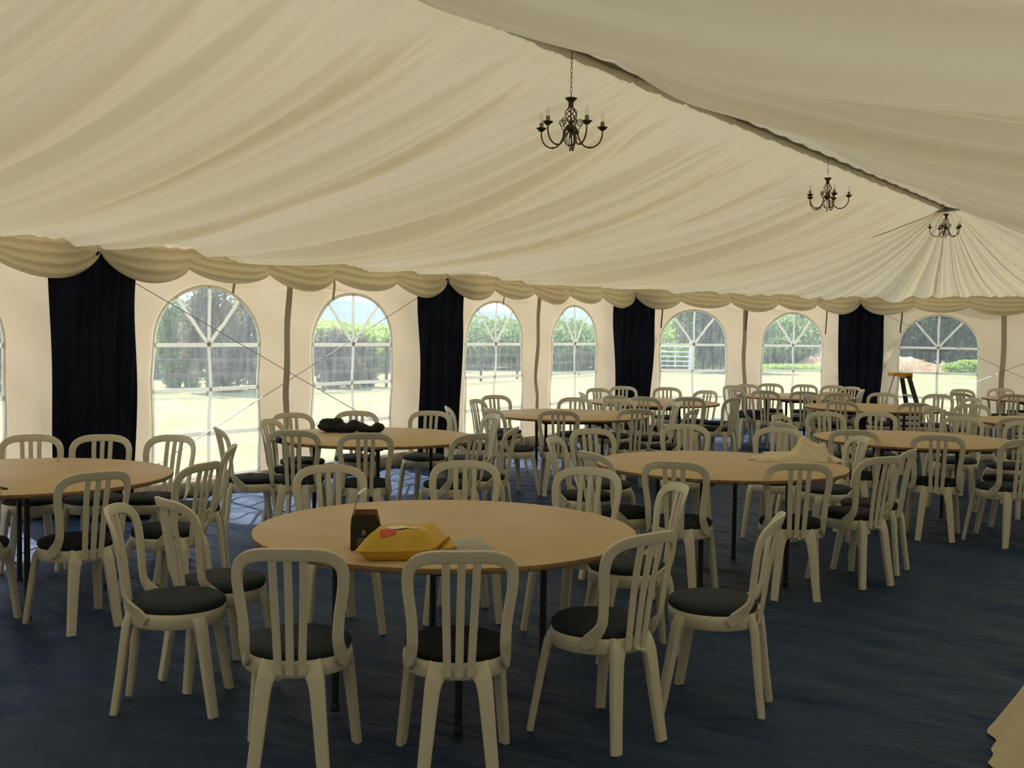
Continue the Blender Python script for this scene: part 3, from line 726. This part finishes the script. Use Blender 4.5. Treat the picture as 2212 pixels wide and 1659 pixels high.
def packet():
    # padded envelope lying on its flat side, swollen in the middle
    A = onpix(800, 1200); c = onpix(872, 1200); u = (onpix(942, 1203)-onpix(806, 1206)).normalized(); v = Vector((-u.y, u.x, 0))
    r = empty('padded_envelope', c, math.atan2(u.y, u.x)); tag(r, 'yellow padded envelope with white and red stickers on the nearest table', 'packet')
    nx, ny = 30, 18; hx, hy, hz = .150, .135, .120
    def prof(a): a = abs(a); return 1 if a < .62 else max(0, 1-((a-.62)/.38)**1.2)
    vs = []
    for side in (1, -1):
        for i in range(nx+1):
            for j in range(ny+1):
                s = i/nx*2-1; t = j/ny*2-1; k = prof(s)*prof(t)
                yy = t*hy*(1-.10*abs(s)**3)
                x = s*hx*1.06 + t*.045
                z = (hz*.36 + .60*hz*k if side > 0 else hz*.36*(1-min(1, k*1.5))+.002)
                z += .0025*math.sin(9*s+5*t)*(side > 0)*(k > 0)
                if s > .86: z += .012*(s-.86)/.14
                vs.append(Vector((x, yy, z)))
    n1 = (nx+1)*(ny+1); fs = []
    for sd in (0, 1):
        for i in range(nx):
            for j in range(ny):
                q = [sd*n1+i*(ny+1)+j, sd*n1+(i+1)*(ny+1)+j, sd*n1+(i+1)*(ny+1)+j+1, sd*n1+i*(ny+1)+j+1]; fs.append(tuple(q if sd == 0 else q[::-1]))
    me = mesh_from('envelope_body', vs, fs, M_YEL); bm = bmesh.new(); bm.from_mesh(me); bmesh.ops.remove_doubles(bm, verts=bm.verts, dist=.0012); bm.to_mesh(me); bm.free()
    obj('envelope_body', me, r)
    fl = MB(); fl.box((hx*1.06+.016, .035, .040), (.05, hy*1.5, .003), 0, 0, -.28); fl.obj('envelope_flap', M_YEL, r, smooth=False)
    def sticker(name, cx, cy, sx, sy, m, rz, lab=None):
        g = []; n = 8
        for i in range(n+1):
            for j in range(n+1):
                a = (i/n-.5)*sx; b = (j/n-.5)*sy; x = cx+a*math.cos(rz)-b*math.sin(rz); y = cy+a*math.sin(rz)+b*math.cos(rz)
                t = y/hy; s = (x-t*.045)/(hx*1.06); k = prof(s)*prof(t); g.append(Vector((x, y, hz*.36+.60*hz*k+.0045)))
        o = obj(name, mesh_from(name, g, [(i*(n+1)+j, (i+1)*(n+1)+j, (i+1)*(n+1)+j+1, i*(n+1)+j+1) for i in range(n) for j in range(n)], m), r)
        if lab: o['label'] = lab
    sticker('address_label', -.03, -.035, .085, .06, M_WHITE, .5, 'white address label'); sticker('postage_sticker', .035, -.055, .034, .030, M_WHITE, .3, 'small pale postage sticker'); sticker('red_sticker', -.070, -.088, .060, .030, M_RED, .15, 'red printed sticker')
packet()
def crumple(name, c, rx, ry, hz, m, label, cat, seed, rz=0, n=26, sharp=2.2):
    def fn(i, j):
        s = i/(n-1)*2-1; t = j/(n-1)*2-1; k = max(0, 1-(s*s+t*t*.9)**.9*.75)
        a = noise.noise(Vector((s*sharp+seed, t*sharp, seed)))+.5*noise.noise(Vector((s*sharp*2.3, t*sharp*2.3+seed, 1)))
        e = 1+.18*noise.noise(Vector((s*1.5, t*1.5, seed+5)))
        x, y = s*rx*e, t*ry*e
        return Vector((x*math.cos(rz)-y*math.sin(rz), x*math.sin(rz)+y*math.cos(rz), max(.001, hz*(k*(.55+.9*abs(a)))*(1 if max(abs(s), abs(t)) < .97 else .1))))
    o = obj(name, grid(name, n, n, fn, m), loc=c); sol = o.modifiers.new('t', 'SOLIDIFY'); sol.thickness = .002; sol.offset = 1
    return tag(o, label, cat)
bag = crumple('plastic_bag', onpix(1012, 1192), .10, .12, .075, M_BAG, 'crumpled clear plastic bag on the nearest table, right of the yellow packet', 'bag', 3, yr, 34, 1.3)
mk = MB()
for px, py, dx in ((870, 1098, .01), (874, 1100, -.01), (868, 1108, .02), (975, 1142, .03), (740, 1162, .015), (1000, 1084, .05), (1018, 1082, .03), (1450, 985, 0)):
    pass
# ------------------------------------------------------------------ jacket, cloth and small items on the other tables
def jacket():
    c = onpix(760, 934); u = Vector((math.cos(yr), math.sin(yr), 0)); v = Vector((-u.y, u.x, 0)); mb = MB()
    for s_, z, rx, ry, rz_, tl in ((-.20, .045, .095, .11, .045, -.1), (-.205, .090, .075, .07, .030, .25), (-.125, .085, .055, .08, .040, 0), (-.10, .045, .09, .11, .045, 0), (-.02, .040, .08, .10, .040, 0), (.02, .075, .055, .07, .034, 0), (.07, .050, .07, .09, .036, 0),
                                  (.10, .035, .09, .09, .030, 0), (.155, .030, .05, .07, .028, 0), (.225, .045, .055, .07, .043, 0), (.19, .030, .06, .08, .026, 0)):
        n = 14; vs = []
        for i in range(n+1):
            for j in range(18):
                th = PI*i/n; ph = 2*PI*j/18; d = Vector((math.sin(th)*math.cos(ph), math.sin(th)*math.sin(ph), math.cos(th)))
                k = 1+.16*noise.noise(d*2.1+Vector((s_*30, 0, z*40)))
                p = u*(s_+d.x*rx*k+d.z*tl*rx) + v*(d.y*ry*k) + Vector((0, 0, max(.002, z+d.z*rz_*k))); vs.append(p)
        mb.add(vs, [(i*18+j, i*18+(j+1) % 18, (i+1)*18+(j+1) % 18, (i+1)*18+j) for i in range(n) for j in range(18)])
    o = mb.obj('jacket', M_JACK, loc=c); r = o.modifiers.new('r', 'REMESH'); r.mode = 'VOXEL'; r.voxel_size = .007; r.use_smooth_shade = True
    tag(o, 'crumpled black jacket lying on the round table before the left windows', 'jacket')
jacket()
pc = MB(); pc.lathe([(.012, 0), (.02, .004), (.03, .03), (.022, .045), (.004, .05)], 12, sx=1.2, sy=.7)
tag(pc.obj('navy_pouch', M_NAVY, loc=onpix(602, 957)), 'small navy pouch at the left end of the jacket table', 'pouch')
pk = MB(); pk.lathe([(.012, 0), (.013, .002), (.011, .022), (.006, .026), (.006, .034)], 12)
tag(pk.obj('small_tube', M_PINK, loc=onpix(125, 997)), 'tiny pale pink tube standing at the back of the left-edge table', 'tube')
pk = MB(); pk.tube([(-.05, -.01, .007), (0, 0, .008), (.05, .006, .006)], [.004, .0075, .005], 8)
tag(pk.obj('penknife', M_STEEL, loc=onpix(2, 1057)), 'short black penknife at the left edge of the picture, on the left-edge table', 'knife')
pk = MB(); pk.box((0, 0, .002), (.03, .012, .004), .4); tag(pk.obj('paper_scrap', M_WHITE, loc=onpix(64, 988), smooth=False), 'white paper scrap in the middle of the left-edge table', 'paper scrap')
def cream_cloth():
    c = onpix(1722, 994); u = Vector((math.cos(yr), math.sin(yr), 0)); v = Vector((-u.y, u.x, 0)); n, m = 110, 56
    def fn(i, j):
        s = i/(n-1)*2-1; t = j/(m-1)*2-1
        ax = (s-.12-.18*t)
        peak = (.105*math.exp(-((ax+.03)/.16)**2)+.075*math.exp(-((ax-.2)/.15)**2))*max(0, 1-abs(t-.05)**1.6) + .035*math.exp(-(ax/.5)**2)
        rib = .085*math.exp(-((s-.52-.12*t)/.085)**2)*max(0, 1-abs(t-.1)/.9)
        cre = .018*abs(math.sin(7*(s*.9+t*.55)+1.5*noise.noise(Vector((s*2, t*2, 0)))))*(1-abs(s)**3)
        h = peak+rib+.008+cre+.014*noise.noise(Vector((s*5, t*4, 3)))
        w = .17*(.35+.65*math.sin(PI*min(1, max(0, (s+1)/1.6)))**.7) if s < .6 else .17*(1-.55*(s-.6)/.4)
        e = 1+.10*noise.noise(Vector((s*2.5, t*2.5, 9)))
        edge = max(0, 1-max(abs(t), abs(s))**10)
        return u*(s*.345*e) + v*(t*w*e-.03*(s < -.3)*(s+.3)) + Vector((0, 0, max(.0015, float(h)*edge)))
    o = obj('cream_cloth', grid('cream_cloth', n, m, fn, M_CLOTH), loc=c); tag(o, 'crumpled cream cloth piled near the right edge of a round table', 'cloth')
cream_cloth()
def fold_stack():
    c = onpix(1668, 988); r = MB(); u = Vector((math.cos(yr), math.sin(yr), 0))
    for k in range(3):
        pts = [c+u*(-.10+.02*k)+Vector((0, 0, .006+.012*k)), c+u*.0+Vector((0, 0, .008+.012*k)), c+u*.14+Vector((0, 0, .01+.012*k))]
        r.sweep([Vector(p)+Vector((0, 0, .0)) for p in pts], [Vector((0, 0, 1))]*3, [.13, .14, .15], [.010]*3, 10)
    o = r.obj('folded_cloth', M_CLOTH); tag(o, 'flat folded cream cloth peeking out left of the crumpled cream cloth', 'cloth')
fold_stack()
def corner_drape():
    c = bp(2140, 1659, 0) + Vector((CX.x, CX.y, 0)).normalized()*.60; n = 73
    def fn(i, j):
        q = 2*PI*i/(n-1); k = j/23; r_ = .56*k**1.12*(1+.05*k*math.sin(9*q)+.03*k*math.sin(17*q+1))
        return Vector((r_*math.cos(q), r_*math.sin(q), max(.006, 1.12*(1-k) if k > .62 else .4256+.11*math.sin(PI/2*(1-k/.62))**.6+.012*math.sin(5*q)*k)))
    o = obj('cream_drape', grid('cream_drape', n, 24, fn, M_CLOTH), loc=c)
    tag(o, 'pale cream cloth draped down to the carpet, cut off by the bottom right corner', 'cloth')
corner_drape()
# ------------------------------------------------------------------ stepladder, crates, case
def stepladder():
    c = at(1944, 15.9); a = math.atan2(c.y, c.x)-PI/2; r = empty('stepladder', c, a+math.radians(32)); tag(r, 'black stepladder with a yellow top standing before a black curtain', 'ladder')
    H = 1.14; cap = MB(); cap.box((0, 0, H-.025), (.30, .15, .05)); cap.box((.10, 0, H-.055), (.10, .15, .05)); cap.obj('top_cap', M_LADY, r, smooth=False)['label'] = 'yellow top cap'
    for sy in (-1, 1):
        m = MB(); m.tube([(-.06, sy*.07, H-.05), (-.33, sy*.19, 0)], .014, 8); m.obj('rear_leg', M_ALU, r)
        m = MB(); a0 = Vector((.08, sy*.09, H-.05)); b0 = Vector((.40, sy*.22, 0)); m.sweep([a0, a0.lerp(b0, .5), b0], [Vector((0, 1, 0))]*3, [.065]*3, [.03]*3, 8, .3); m.obj('side_rail', M_LADK, r)
    for k in range(3):
        f = (k+1)/4.0; z = (H-.05)*(1-f); x = .08+.32*f; m = MB(); m.box((x, 0, z), (.085, 2*(.09+.13*f), .025)); m.obj('step', M_ALU, r, smooth=False)
        m = MB(); m.box((-.06-.27*f, 0, z), (.02, 2*(.07+.12*f), .02)); m.obj('rear_bar', M_ALU, r, smooth=False)
stepladder()
def crate(px, Z, h, label):
    c = at(px, Z); r = empty('slatted_crate', c, yr); tag(r, label, 'crate', 'white slatted crates on the floor')
    for sx in (-1, 1): m = MB(); m.box((sx*.17, 0, h/2), (.02, .28, h)); m.obj('side_panel', M_STEEL, r, smooth=False)
    m = MB(); m.box((0, .12, h/2), (.32, .01, h)); m.obj('back_panel', M_STEEL, r, smooth=False)
    n = int(h/.075)
    for k in range(n): m = MB(); m.box((0, -.13, .03+k*h/n), (.34, .02, h/n*.62)); m.obj('slat', M_WHITE, r, smooth=False)
crate(1954, 15.25, .60, 'white slatted crate on the floor just below the stepladder')
crate(2214, 16.0, .62, 'white slatted crate cut by the right edge, below the farthest right table')
def case():
    c = at(2153, 15.4); r = empty('equipment_case', c, yr+.35); tag(r, 'purple-grey equipment case with bright metal edges, behind the orange-toned table at right', 'case')
    m = MB(); m.box((0, 0, .21), (.34, .30, .42)); m.obj('case_body', M_CASE, r, smooth=False)
    for sx in (-1, 1):
        for sy in (-1, 1): m = MB(); m.box((sx*.17, sy*.15, .21), (.02, .02, .425)); m.obj('corner_strip', M_ALU, r, smooth=False)
    m = MB(); m.box((0, -.155, .24), (.03, .012, .10)); m.obj('handle', M_STEEL, r, smooth=False)
case()
# ------------------------------------------------------------------ chandeliers
def chandelier(n, rz, label, drop=.26):
    P = Vector((XR, YC-n*L, HR+.03)); top = P.z
    if n not in chandelier.m:
        D = {}
        ch = MB(); nl = int(drop/.030)
        for k in range(nl):
            z = -k*.030-.012; q = k*PI/2
            ring = [Vector((.0065*math.cos(t)*math.cos(q), .0065*math.cos(t)*math.sin(q), z+.018*math.sin(t))) for t in np.linspace(0, 2*PI, 11)[:-1]]
            ch.tube(ring, .0018, 5, closed=True)
        D['chain'] = ch.mesh('chain', M_BRASS)
        b = -drop
        cp = MB(); cp.lathe([(.004, 0), (.036, -.002), (.038, -.008), (.022, -.022), (.016, -.034), (.017, -.055), (.014, -.06), (.004, -.062)], 20, (0, 0, b)); D['cup'] = cp.mesh('top_cup', M_BRASS)
        cg = MB()
        for k in range(6):
            for sg in (1,):
                pts = []
                for i in range(15):
                    t = i/14; rr = .010+.028*math.sin(PI*t**.85)**1.1; a = k*PI/3+sg*t*PI*1.05
                    pts.append((rr*math.cos(a), rr*math.sin(a), b-.058-t*.100))
                cg.tube(pts, .0032, 6)
        cg.tube([(0, 0, b-.05), (0, 0, b-.25)], .004, 6); D['cage'] = cg.mesh('twisted_cage', M_BRASS)
        hb = MB(); hb.lathe([(.003, .022), (.016, .018), (.030, .006), (.033, -.006), (.026, -.02), (.010, -.030), (.003, -.032)], 20, (0, 0, b-.182)); D['hub'] = hb.mesh('hub', M_BRASS)
        bc = MB()
        for k in range(4):
            a = k*PI/4; bc.tube([(.040*math.sin(t)*math.cos(a), .040*math.sin(t)*math.sin(a), b-.255-.045*math.cos(t)) for t in np.linspace(0, 2*PI, 17)[:-1]], .0028, 6, closed=True)
        bc.lathe([(.002, -.02), (.006, -.014), (.004, -.006), (.008, 0), (.003, .006)], 10, (0, 0, b-.312)); D['bottom'] = bc.mesh('bottom_cage', M_BRASS)
        ar = MB(); z0 = b-.185
        q = spline([(.030, z0), (.046, z0-.02), (.052, z0-.06), (.085, z0-.108), (.135, z0-.118), (.180, z0-.092), (.200, z0-.05), (.203, z0-.012)], 4)
        ar.tube([(p[0], 0, p[1]) for p in q], .0048, 8)
        sc = [(.046+.0, 0, z0-.02)]
        for i in range(22): t = i/21; a = PI*.1+t*PI*3.3; rr = .024*(1-t*.78); sc.append((.058+rr*math.cos(a)*1.0, 0, z0+.030+rr*math.sin(a)))
        ar.tube(sc, .0026, 5); ar.lathe([(.003, -.007), (.008, -.004), (.008, .004), (.003, .007)], 8, (.125, 0, z0-.118)); D['arm'] = ar.mesh('arm', M_BRASS)
        di = MB(); di.lathe([(.004, -.012), (.014, -.010), (.028, .004), (.034, .010), (.031, .011), (.012, .001), (.004, .001)], 20, (.203, 0, z0)); D['dish'] = di.mesh('drip_dish', M_BRASS)
        cn = MB(); cn.lathe([(.002, 0), (.013, 0), (.013, .042), (.010, .044), (.002, .044)], 14, (.203, 0, z0)); D['candle'] = cn.mesh('candle_tube', M_CANDLE)
        bu = MB(); bu.lathe([(.003, 0), (.006, .002), (.013, .018), (.014, .028), (.009, .046), (.003, .058), (.0005, .062)], 14, (.203, 0, z0+.044)); D['bulb'] = bu.mesh('bulb', M_BULB)
        chandelier.m[n] = D
    D = chandelier.m[n]; r = empty('chandelier', P, rz); tag(r, label, 'chandelier', 'five-arm brass chandeliers along the ridge')
    obj('chain', D['chain'], r); obj('top_cup', D['cup'], r); obj('twisted_cage', D['cage'], r); obj('hub', D['hub'], r); obj('bottom_cage', D['bottom'], r)
    for k in range(5):
        a = obj('arm', D['arm'], r); a.rotation_euler = (0, 0, k*2*PI/5)
        for nm in ('dish', 'candle', 'bulb'): obj({'dish': 'drip_dish', 'candle': 'candle_tube', 'bulb': 'bulb'}[nm], D[nm], a)
chandelier.m = {}
chandelier(2, yr+math.radians(8), 'nearest and largest brass chandelier, hanging from the ridge on a chain', .30)
chandelier(1, yr+math.radians(-15), 'middle brass chandelier of the three hanging along the ridge', .20)
chandelier(0, yr+math.radians(20), 'farthest brass chandelier, where the ceiling fans out', .09)
# ------------------------------------------------------------------ outside
def leafball(name, blobs, m, n, size, seed):
    rng = np.random.RandomState(seed); tot = sum(b[3]*b[4]*b[5] for b in blobs); Vs = []; 
    for bx, by, bz, sx, sy, sz in blobs:
        k = max(20, int(n*sx*sy*sz/tot)); d = rng.normal(size=(k, 3)); d /= np.linalg.norm(d, axis=1)[:, None]
        rr = rng.uniform(.55, 1.05, (k, 1)); c = d*rr*np.array([sx, sy, sz])+np.array([bx, by, bz]); c[:, 2] = np.maximum(c[:, 2], .03)
        a = rng.normal(size=(k, 3)); a /= np.linalg.norm(a, axis=1)[:, None]; e = rng.normal(size=(k, 3)); e -= a*(a*e).sum(1)[:, None]; e /= np.linalg.norm(e, axis=1)[:, None]
        s = size*rng.uniform(.5, 1.3, (k, 1)); Vs.append(np.stack([c-a*s, c+e*s*.5, c+a*s, c-e*s*.5], 1))
    V = np.concatenate(Vs).reshape(-1, 3); nf = len(V)//4
    return mesh_from(name, V.tolist(), [(4*i, 4*i+1, 4*i+2, 4*i+3) for i in range(nf)], m, False)
def bush(name, px, Z, w, h, m, label, cat, n=9000, size=.07, seed=1, trunk=False, base=0.0, group=None):
    c = at(px, Z); r = empty(name, (c.x, c.y, -.05), yr); tag(r, label, cat, group)
    rng = random.Random(seed); bl = []
    for k in range(9): bl.append((rng.uniform(-.32, .32)*w, rng.uniform(-.25, .25)*w*.6, base+(h-base)*rng.uniform(.06, .72), w*rng.uniform(.18, .32), w*.22, (h-base)*rng.uniform(.2, .3)))
    bl.append((0, 0, base+(h-base)*.5, w*.36, w*.25, (h-base)*.46))
    obj('foliage', leafball('foliage', bl, m, n, size, seed), r)
    t = MB()
    for k in range(3 if trunk else 4):
        x = rng.uniform(-.12, .12)*w; t.tube([(x, 0, 0), (x*1.3, .1, h*.35), (x*2+rng.uniform(-.2, .2), 0, h*.75)], [.035*h/3, .025*h/3, .012], 6)
    t.obj('trunk', M_TRUNK, r)
G1 = 'bushes of the field hedge seen through the left windows'
bush('bush', 385, 31, 1.1, 2.5, M_LF[1], 'green bush at the left side of the large left window', 'bush', seed=1, group=G1)
bush('bush', 458, 29, 1.55, 3.5, M_LF[2], 'twiggy dark bush filling the middle of the large left window', 'bush', 10000, seed=2, group=G1)
bush('bush', 540, 30, 1.2, 2.8, M_LF[2], 'dark bush at the right side of the large left window', 'bush', 6400, seed=3, group=G1)
bush('bush', 5, 28, 1.9, 3.2, M_LF[2], 'dark bush seen through the window cut off by the left edge', 'bush', seed=4, group=G1)
bush('bush', 345, 36, 2.2, 2.3, M_LF[1], 'low pale bush behind the left edge of the large left window', 'bush', seed=14, group=G1)
bush('bush', 712, 32, 1.7, 1.7, M_LF[2], 'brown twiggy bush through the window behind the jacket', 'bush', 7200, seed=5, group=G1)
bush('bush', 775, 33, 1.1, 1.6, M_LF[2], 'brown bush right of centre in the window behind the jacket', 'bush', 4400, seed=15, group=G1)
bush('hedge', 690, 44, 6, 2.1, M_LF[3], 'lime green hedge top behind the window with the jacket below', 'hedge', 10400, .13, 6)
bush('hedge', 830, 46, 5.5, 2.0, M_LF[3], 'lime green hedge right of the brown bushes', 'hedge', 8400, .13, 16)
bush('hedge', 1035, 50, 8, 2.4, M_LF[1], 'green hedge in the window left of the wavy seam', 'hedge', 10400, .14, 7)
bush('hedge', 1130, 50, 7, 2.3, M_LF[1], 'green hedge at the wavy wall seam', 'hedge', 8400, .14, 17)
bush('hedge', 1245, 52, 8, 2.1, M_LF[1], 'green hedge in the window right of the wavy seam', 'hedge', 10400, .14, 8)
bush('hedge', 1452, 56, 8, 2.7, M_LF[3], 'lime hedge behind the pale gate', 'hedge', 10400, .15, 9)
bush('tree', 1538, 50, 4.6, 4.0, M_LF[0], 'dark leafy tree right of centre in the window with the gate', 'tree', 14000, .12, 10, True, .8)
bush('tree', 1560, 62, 6, 4.6, M_LF[1], 'mid green tree behind the dark leafy tree', 'tree', 12000, .14, 20, True, .8)
bush('hedge', 1690, 60, 9, 2.9, M_LF[1], 'green hedge behind the soil mound', 'hedge', 12000, .16, 11)
bush('tree', 1795, 62, 6, 5.2, M_LF[0], 'dark tree top right in the window with the soil mound', 'tree', 13000, .15, 12, True, .6)
bush('tree', 1960, 64, 8, 6.5, M_LF[0], 'dark tree at the left in the window right of the stepladder', 'tree', 18000, .16, 13, True, .3)
bush('tree', 2050, 62, 8, 6.2, M_LF[0], 'dark tree in the middle of the window right of the stepladder', 'tree', 18000, .16, 18, True, .3)
bush('tree', 2130, 60, 7, 6.0, M_LF[0], 'dark tree at the right in the window right of the stepladder', 'tree', 16000, .16, 19, True, .3)
bush('bush', 2092, 55.5, 2.6, .62, M_LF[3], 'low bright green weeds right of the soil mound', 'bush', 8000, .08, 21)
bush('bush', 1705, 55.5, 4.0, .28, M_LF[3], 'low bright green weeds left of the soil mound', 'bush', 6000, .07, 22)
def mound():
    c = at(1870, 58, -.06); n, m = 70, 30; u = Vector((math.cos(yr), math.sin(yr), 0)); v = Vector((-u.y, u.x, 0))
    def fn(i, j):
        s = i/(n-1)*2-1; t = j/(m-1)*2-1
        h = (1.25*math.exp(-((s+.42)/.26)**2)+.95*math.exp(-((s-.12)/.42)**2)+.35*math.exp(-((s-.6)/.25)**2))*max(0, 1-t*t)*max(0, 1-s**6)
        h *= .8+.3*noise.noise(Vector((s*6, t*3, 1)))
        return u*(s*5.0)+v*(t*2.0)+Vector((0, 0, h+.10*abs(noise.noise(Vector((s*20, t*9, 2))))*(h > .05)))
    o = obj('soil_mound', grid('soil_mound', n, m, fn, M_SOIL), loc=c); tag(o, 'long heap of pale brown soil in the field beyond the end-wall windows', 'soil mound')
mound()
def fence():
    r = empty('field_fence', at(600, 36)); tag(r, 'dark wooden three-rail fence across the field beyond the left windows', 'fence')
    base = r.location.copy(); pts = [at(-150, 23), at(200, 25.5), at(450, 27.2), at(700, 30), at(950, 35), at(1250, 44), at(1410, 48.5)]
    for z in (.45, .80, 1.16):
        m = MB(); m.sweep([Vector((p.x-base.x, p.y-base.y, z)) for p in pts], [Vector((.5, -.85, 0))]*len(pts), [.10]*len(pts), [.04]*len(pts), 6, .3); m.obj('rail', M_RAIL, r, smooth=False)
    for a, b in zip(pts[:-1], pts[1:]):
        k = max(1, int((b-a).length/2.4))
        for i in range(k):
            p = a.lerp(b, i/k); m = MB(); m.box((p.x-base.x, p.y-base.y, .62), (.08, .08, 1.34), yr); m.obj('post', M_RAIL, r, smooth=False)
fence()
def gate():
    a = at(1425, 48); b = at(1490, 48); r = empty('field_gate', a); tag(r, 'pale metal field gate left in the first end-wall window', 'gate')
    d = b-a; 
    for z in (.25, .45, .65, .85, 1.08): m = MB(); m.tube([Vector((0, 0, z)), Vector((d.x, d.y, z))], .028, 6); m.obj('bar', M_GATE, r)
    for f in (0, .5, 1): m = MB(); m.tube([Vector((d.x*f, d.y*f, .2)), Vector((d.x*f, d.y*f, 1.1))], .035 if f != 1 else .03, 6); m.obj('upright', M_GATE, r)
    m = MB(); m.box((d.x*1.04, d.y*1.04, .65), (.2, .2, 1.4), yr); m.obj('gate_post', M_GATE, r, smooth=False)
gate()
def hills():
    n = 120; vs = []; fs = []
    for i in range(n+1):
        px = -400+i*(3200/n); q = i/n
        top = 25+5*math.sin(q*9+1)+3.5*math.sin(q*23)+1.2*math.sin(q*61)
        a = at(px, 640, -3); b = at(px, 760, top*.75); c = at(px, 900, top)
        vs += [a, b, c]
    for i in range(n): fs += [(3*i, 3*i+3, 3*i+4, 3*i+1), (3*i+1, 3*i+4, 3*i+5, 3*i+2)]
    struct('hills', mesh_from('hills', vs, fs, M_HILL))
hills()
far = mesh_from('ground_far', [(-900, -60, -.3), (500, -60, -.3), (500, 1000, -.3), (-900, 1000, -.3)], [(0, 1, 2, 3)], M_GRASS); struct('ground_far', far)
# ------------------------------------------------------------------ light
W = bpy.data.worlds.new('sky'); bpy.context.scene.world = W; W.use_nodes = True; nt = W.node_tree; N = nt.nodes; K = nt.links
bg = N['Background']; tc = N.new('ShaderNodeTexCoord'); sx = N.new('ShaderNodeSeparateXYZ'); K.new(tc.outputs['Generated'], sx.inputs[0])
rp = N.new('ShaderNodeValToRGB'); rp.color_ramp.elements[0].position = 0.0; rp.color_ramp.elements[0].color = (.78, .88, 1.0, 1); rp.color_ramp.elements[1].position = .5; rp.color_ramp.elements[1].color = (.42, .62, 1.0, 1)
e = rp.color_ramp.elements.new(.06); e.color = (.70, .82, 1.0, 1)
nz = N.new('ShaderNodeTexNoise'); nz.inputs['Scale'].default_value = 3.2; nz.inputs['Detail'].default_value = 7; mp = N.new('ShaderNodeMapping'); mp.inputs['Scale'].default_value = (1, 1, 5)
K.new(tc.outputs['Generated'], mp.inputs[0]); K.new(mp.outputs[0], nz.inputs['Vector'])
r2 = N.new('ShaderNodeValToRGB'); r2.color_ramp.elements[0].position = .45; r2.color_ramp.elements[1].position = .62; K.new(nz.outputs['Fac'], r2.inputs['Fac'])
mx = N.new('ShaderNodeMix'); mx.data_type = 'RGBA'; K.new(sx.outputs['Z'], rp.inputs['Fac']); K.new(r2.outputs['Color'], mx.inputs['Factor']); K.new(rp.outputs['Color'], mx.inputs['A']); mx.inputs['B'].default_value = (1.0, 1.0, 1.0, 1)
K.new(mx.outputs['Result'], bg.inputs['Color']); bg.inputs['Strength'].default_value = 1.6
sun = bpy.data.lights.new('sun', 'SUN'); sun.energy = 7.0; sun.angle = math.radians(.6); sun.color = (1.0, .95, .86)
so = bpy.data.objects.new('sun', sun); C.objects.link(so)
el = math.radians(50); dirv = Vector((.95*math.cos(el), -.31*math.cos(el), -math.sin(el))); so.rotation_euler = dirv.to_track_quat('-Z', 'Y').to_euler(); so.location = (-20, 5, 20)
# ------------------------------------------------------------------ camera and view
cam = bpy.data.cameras.new('camera'); co = bpy.data.objects.new('camera', cam); C.objects.link(co)
cam.sensor_width = 36; cam.lens = F_PX/2212*36; cam.clip_start = .05; cam.clip_end = 3000
m3 = Matrix((CX, -CY, -CF)).transposed(); co.matrix_world = Matrix.Translation((0, 0, HC)) @ m3.to_4x4()
S = bpy.context.scene; S.camera = co
S.view_settings.view_transform = 'Standard'; S.view_settings.look = 'None'; S.view_settings.exposure = 0.13; S.view_settings.gamma = 1; S.view_settings.use_curve_mapping = False
S.cycles.max_bounces = 8; S.cycles.diffuse_bounces = 5; S.cycles.transparent_max_bounces = 12; S.cycles.transmission_bounces = 4; S.cycles.glossy_bounces = 3
S.cycles.use_adaptive_sampling = True; S.cycles.adaptive_threshold = .02; S.cycles.use_denoising = True; S.cycles.caustics_reflective = False; S.cycles.caustics_refractive = False
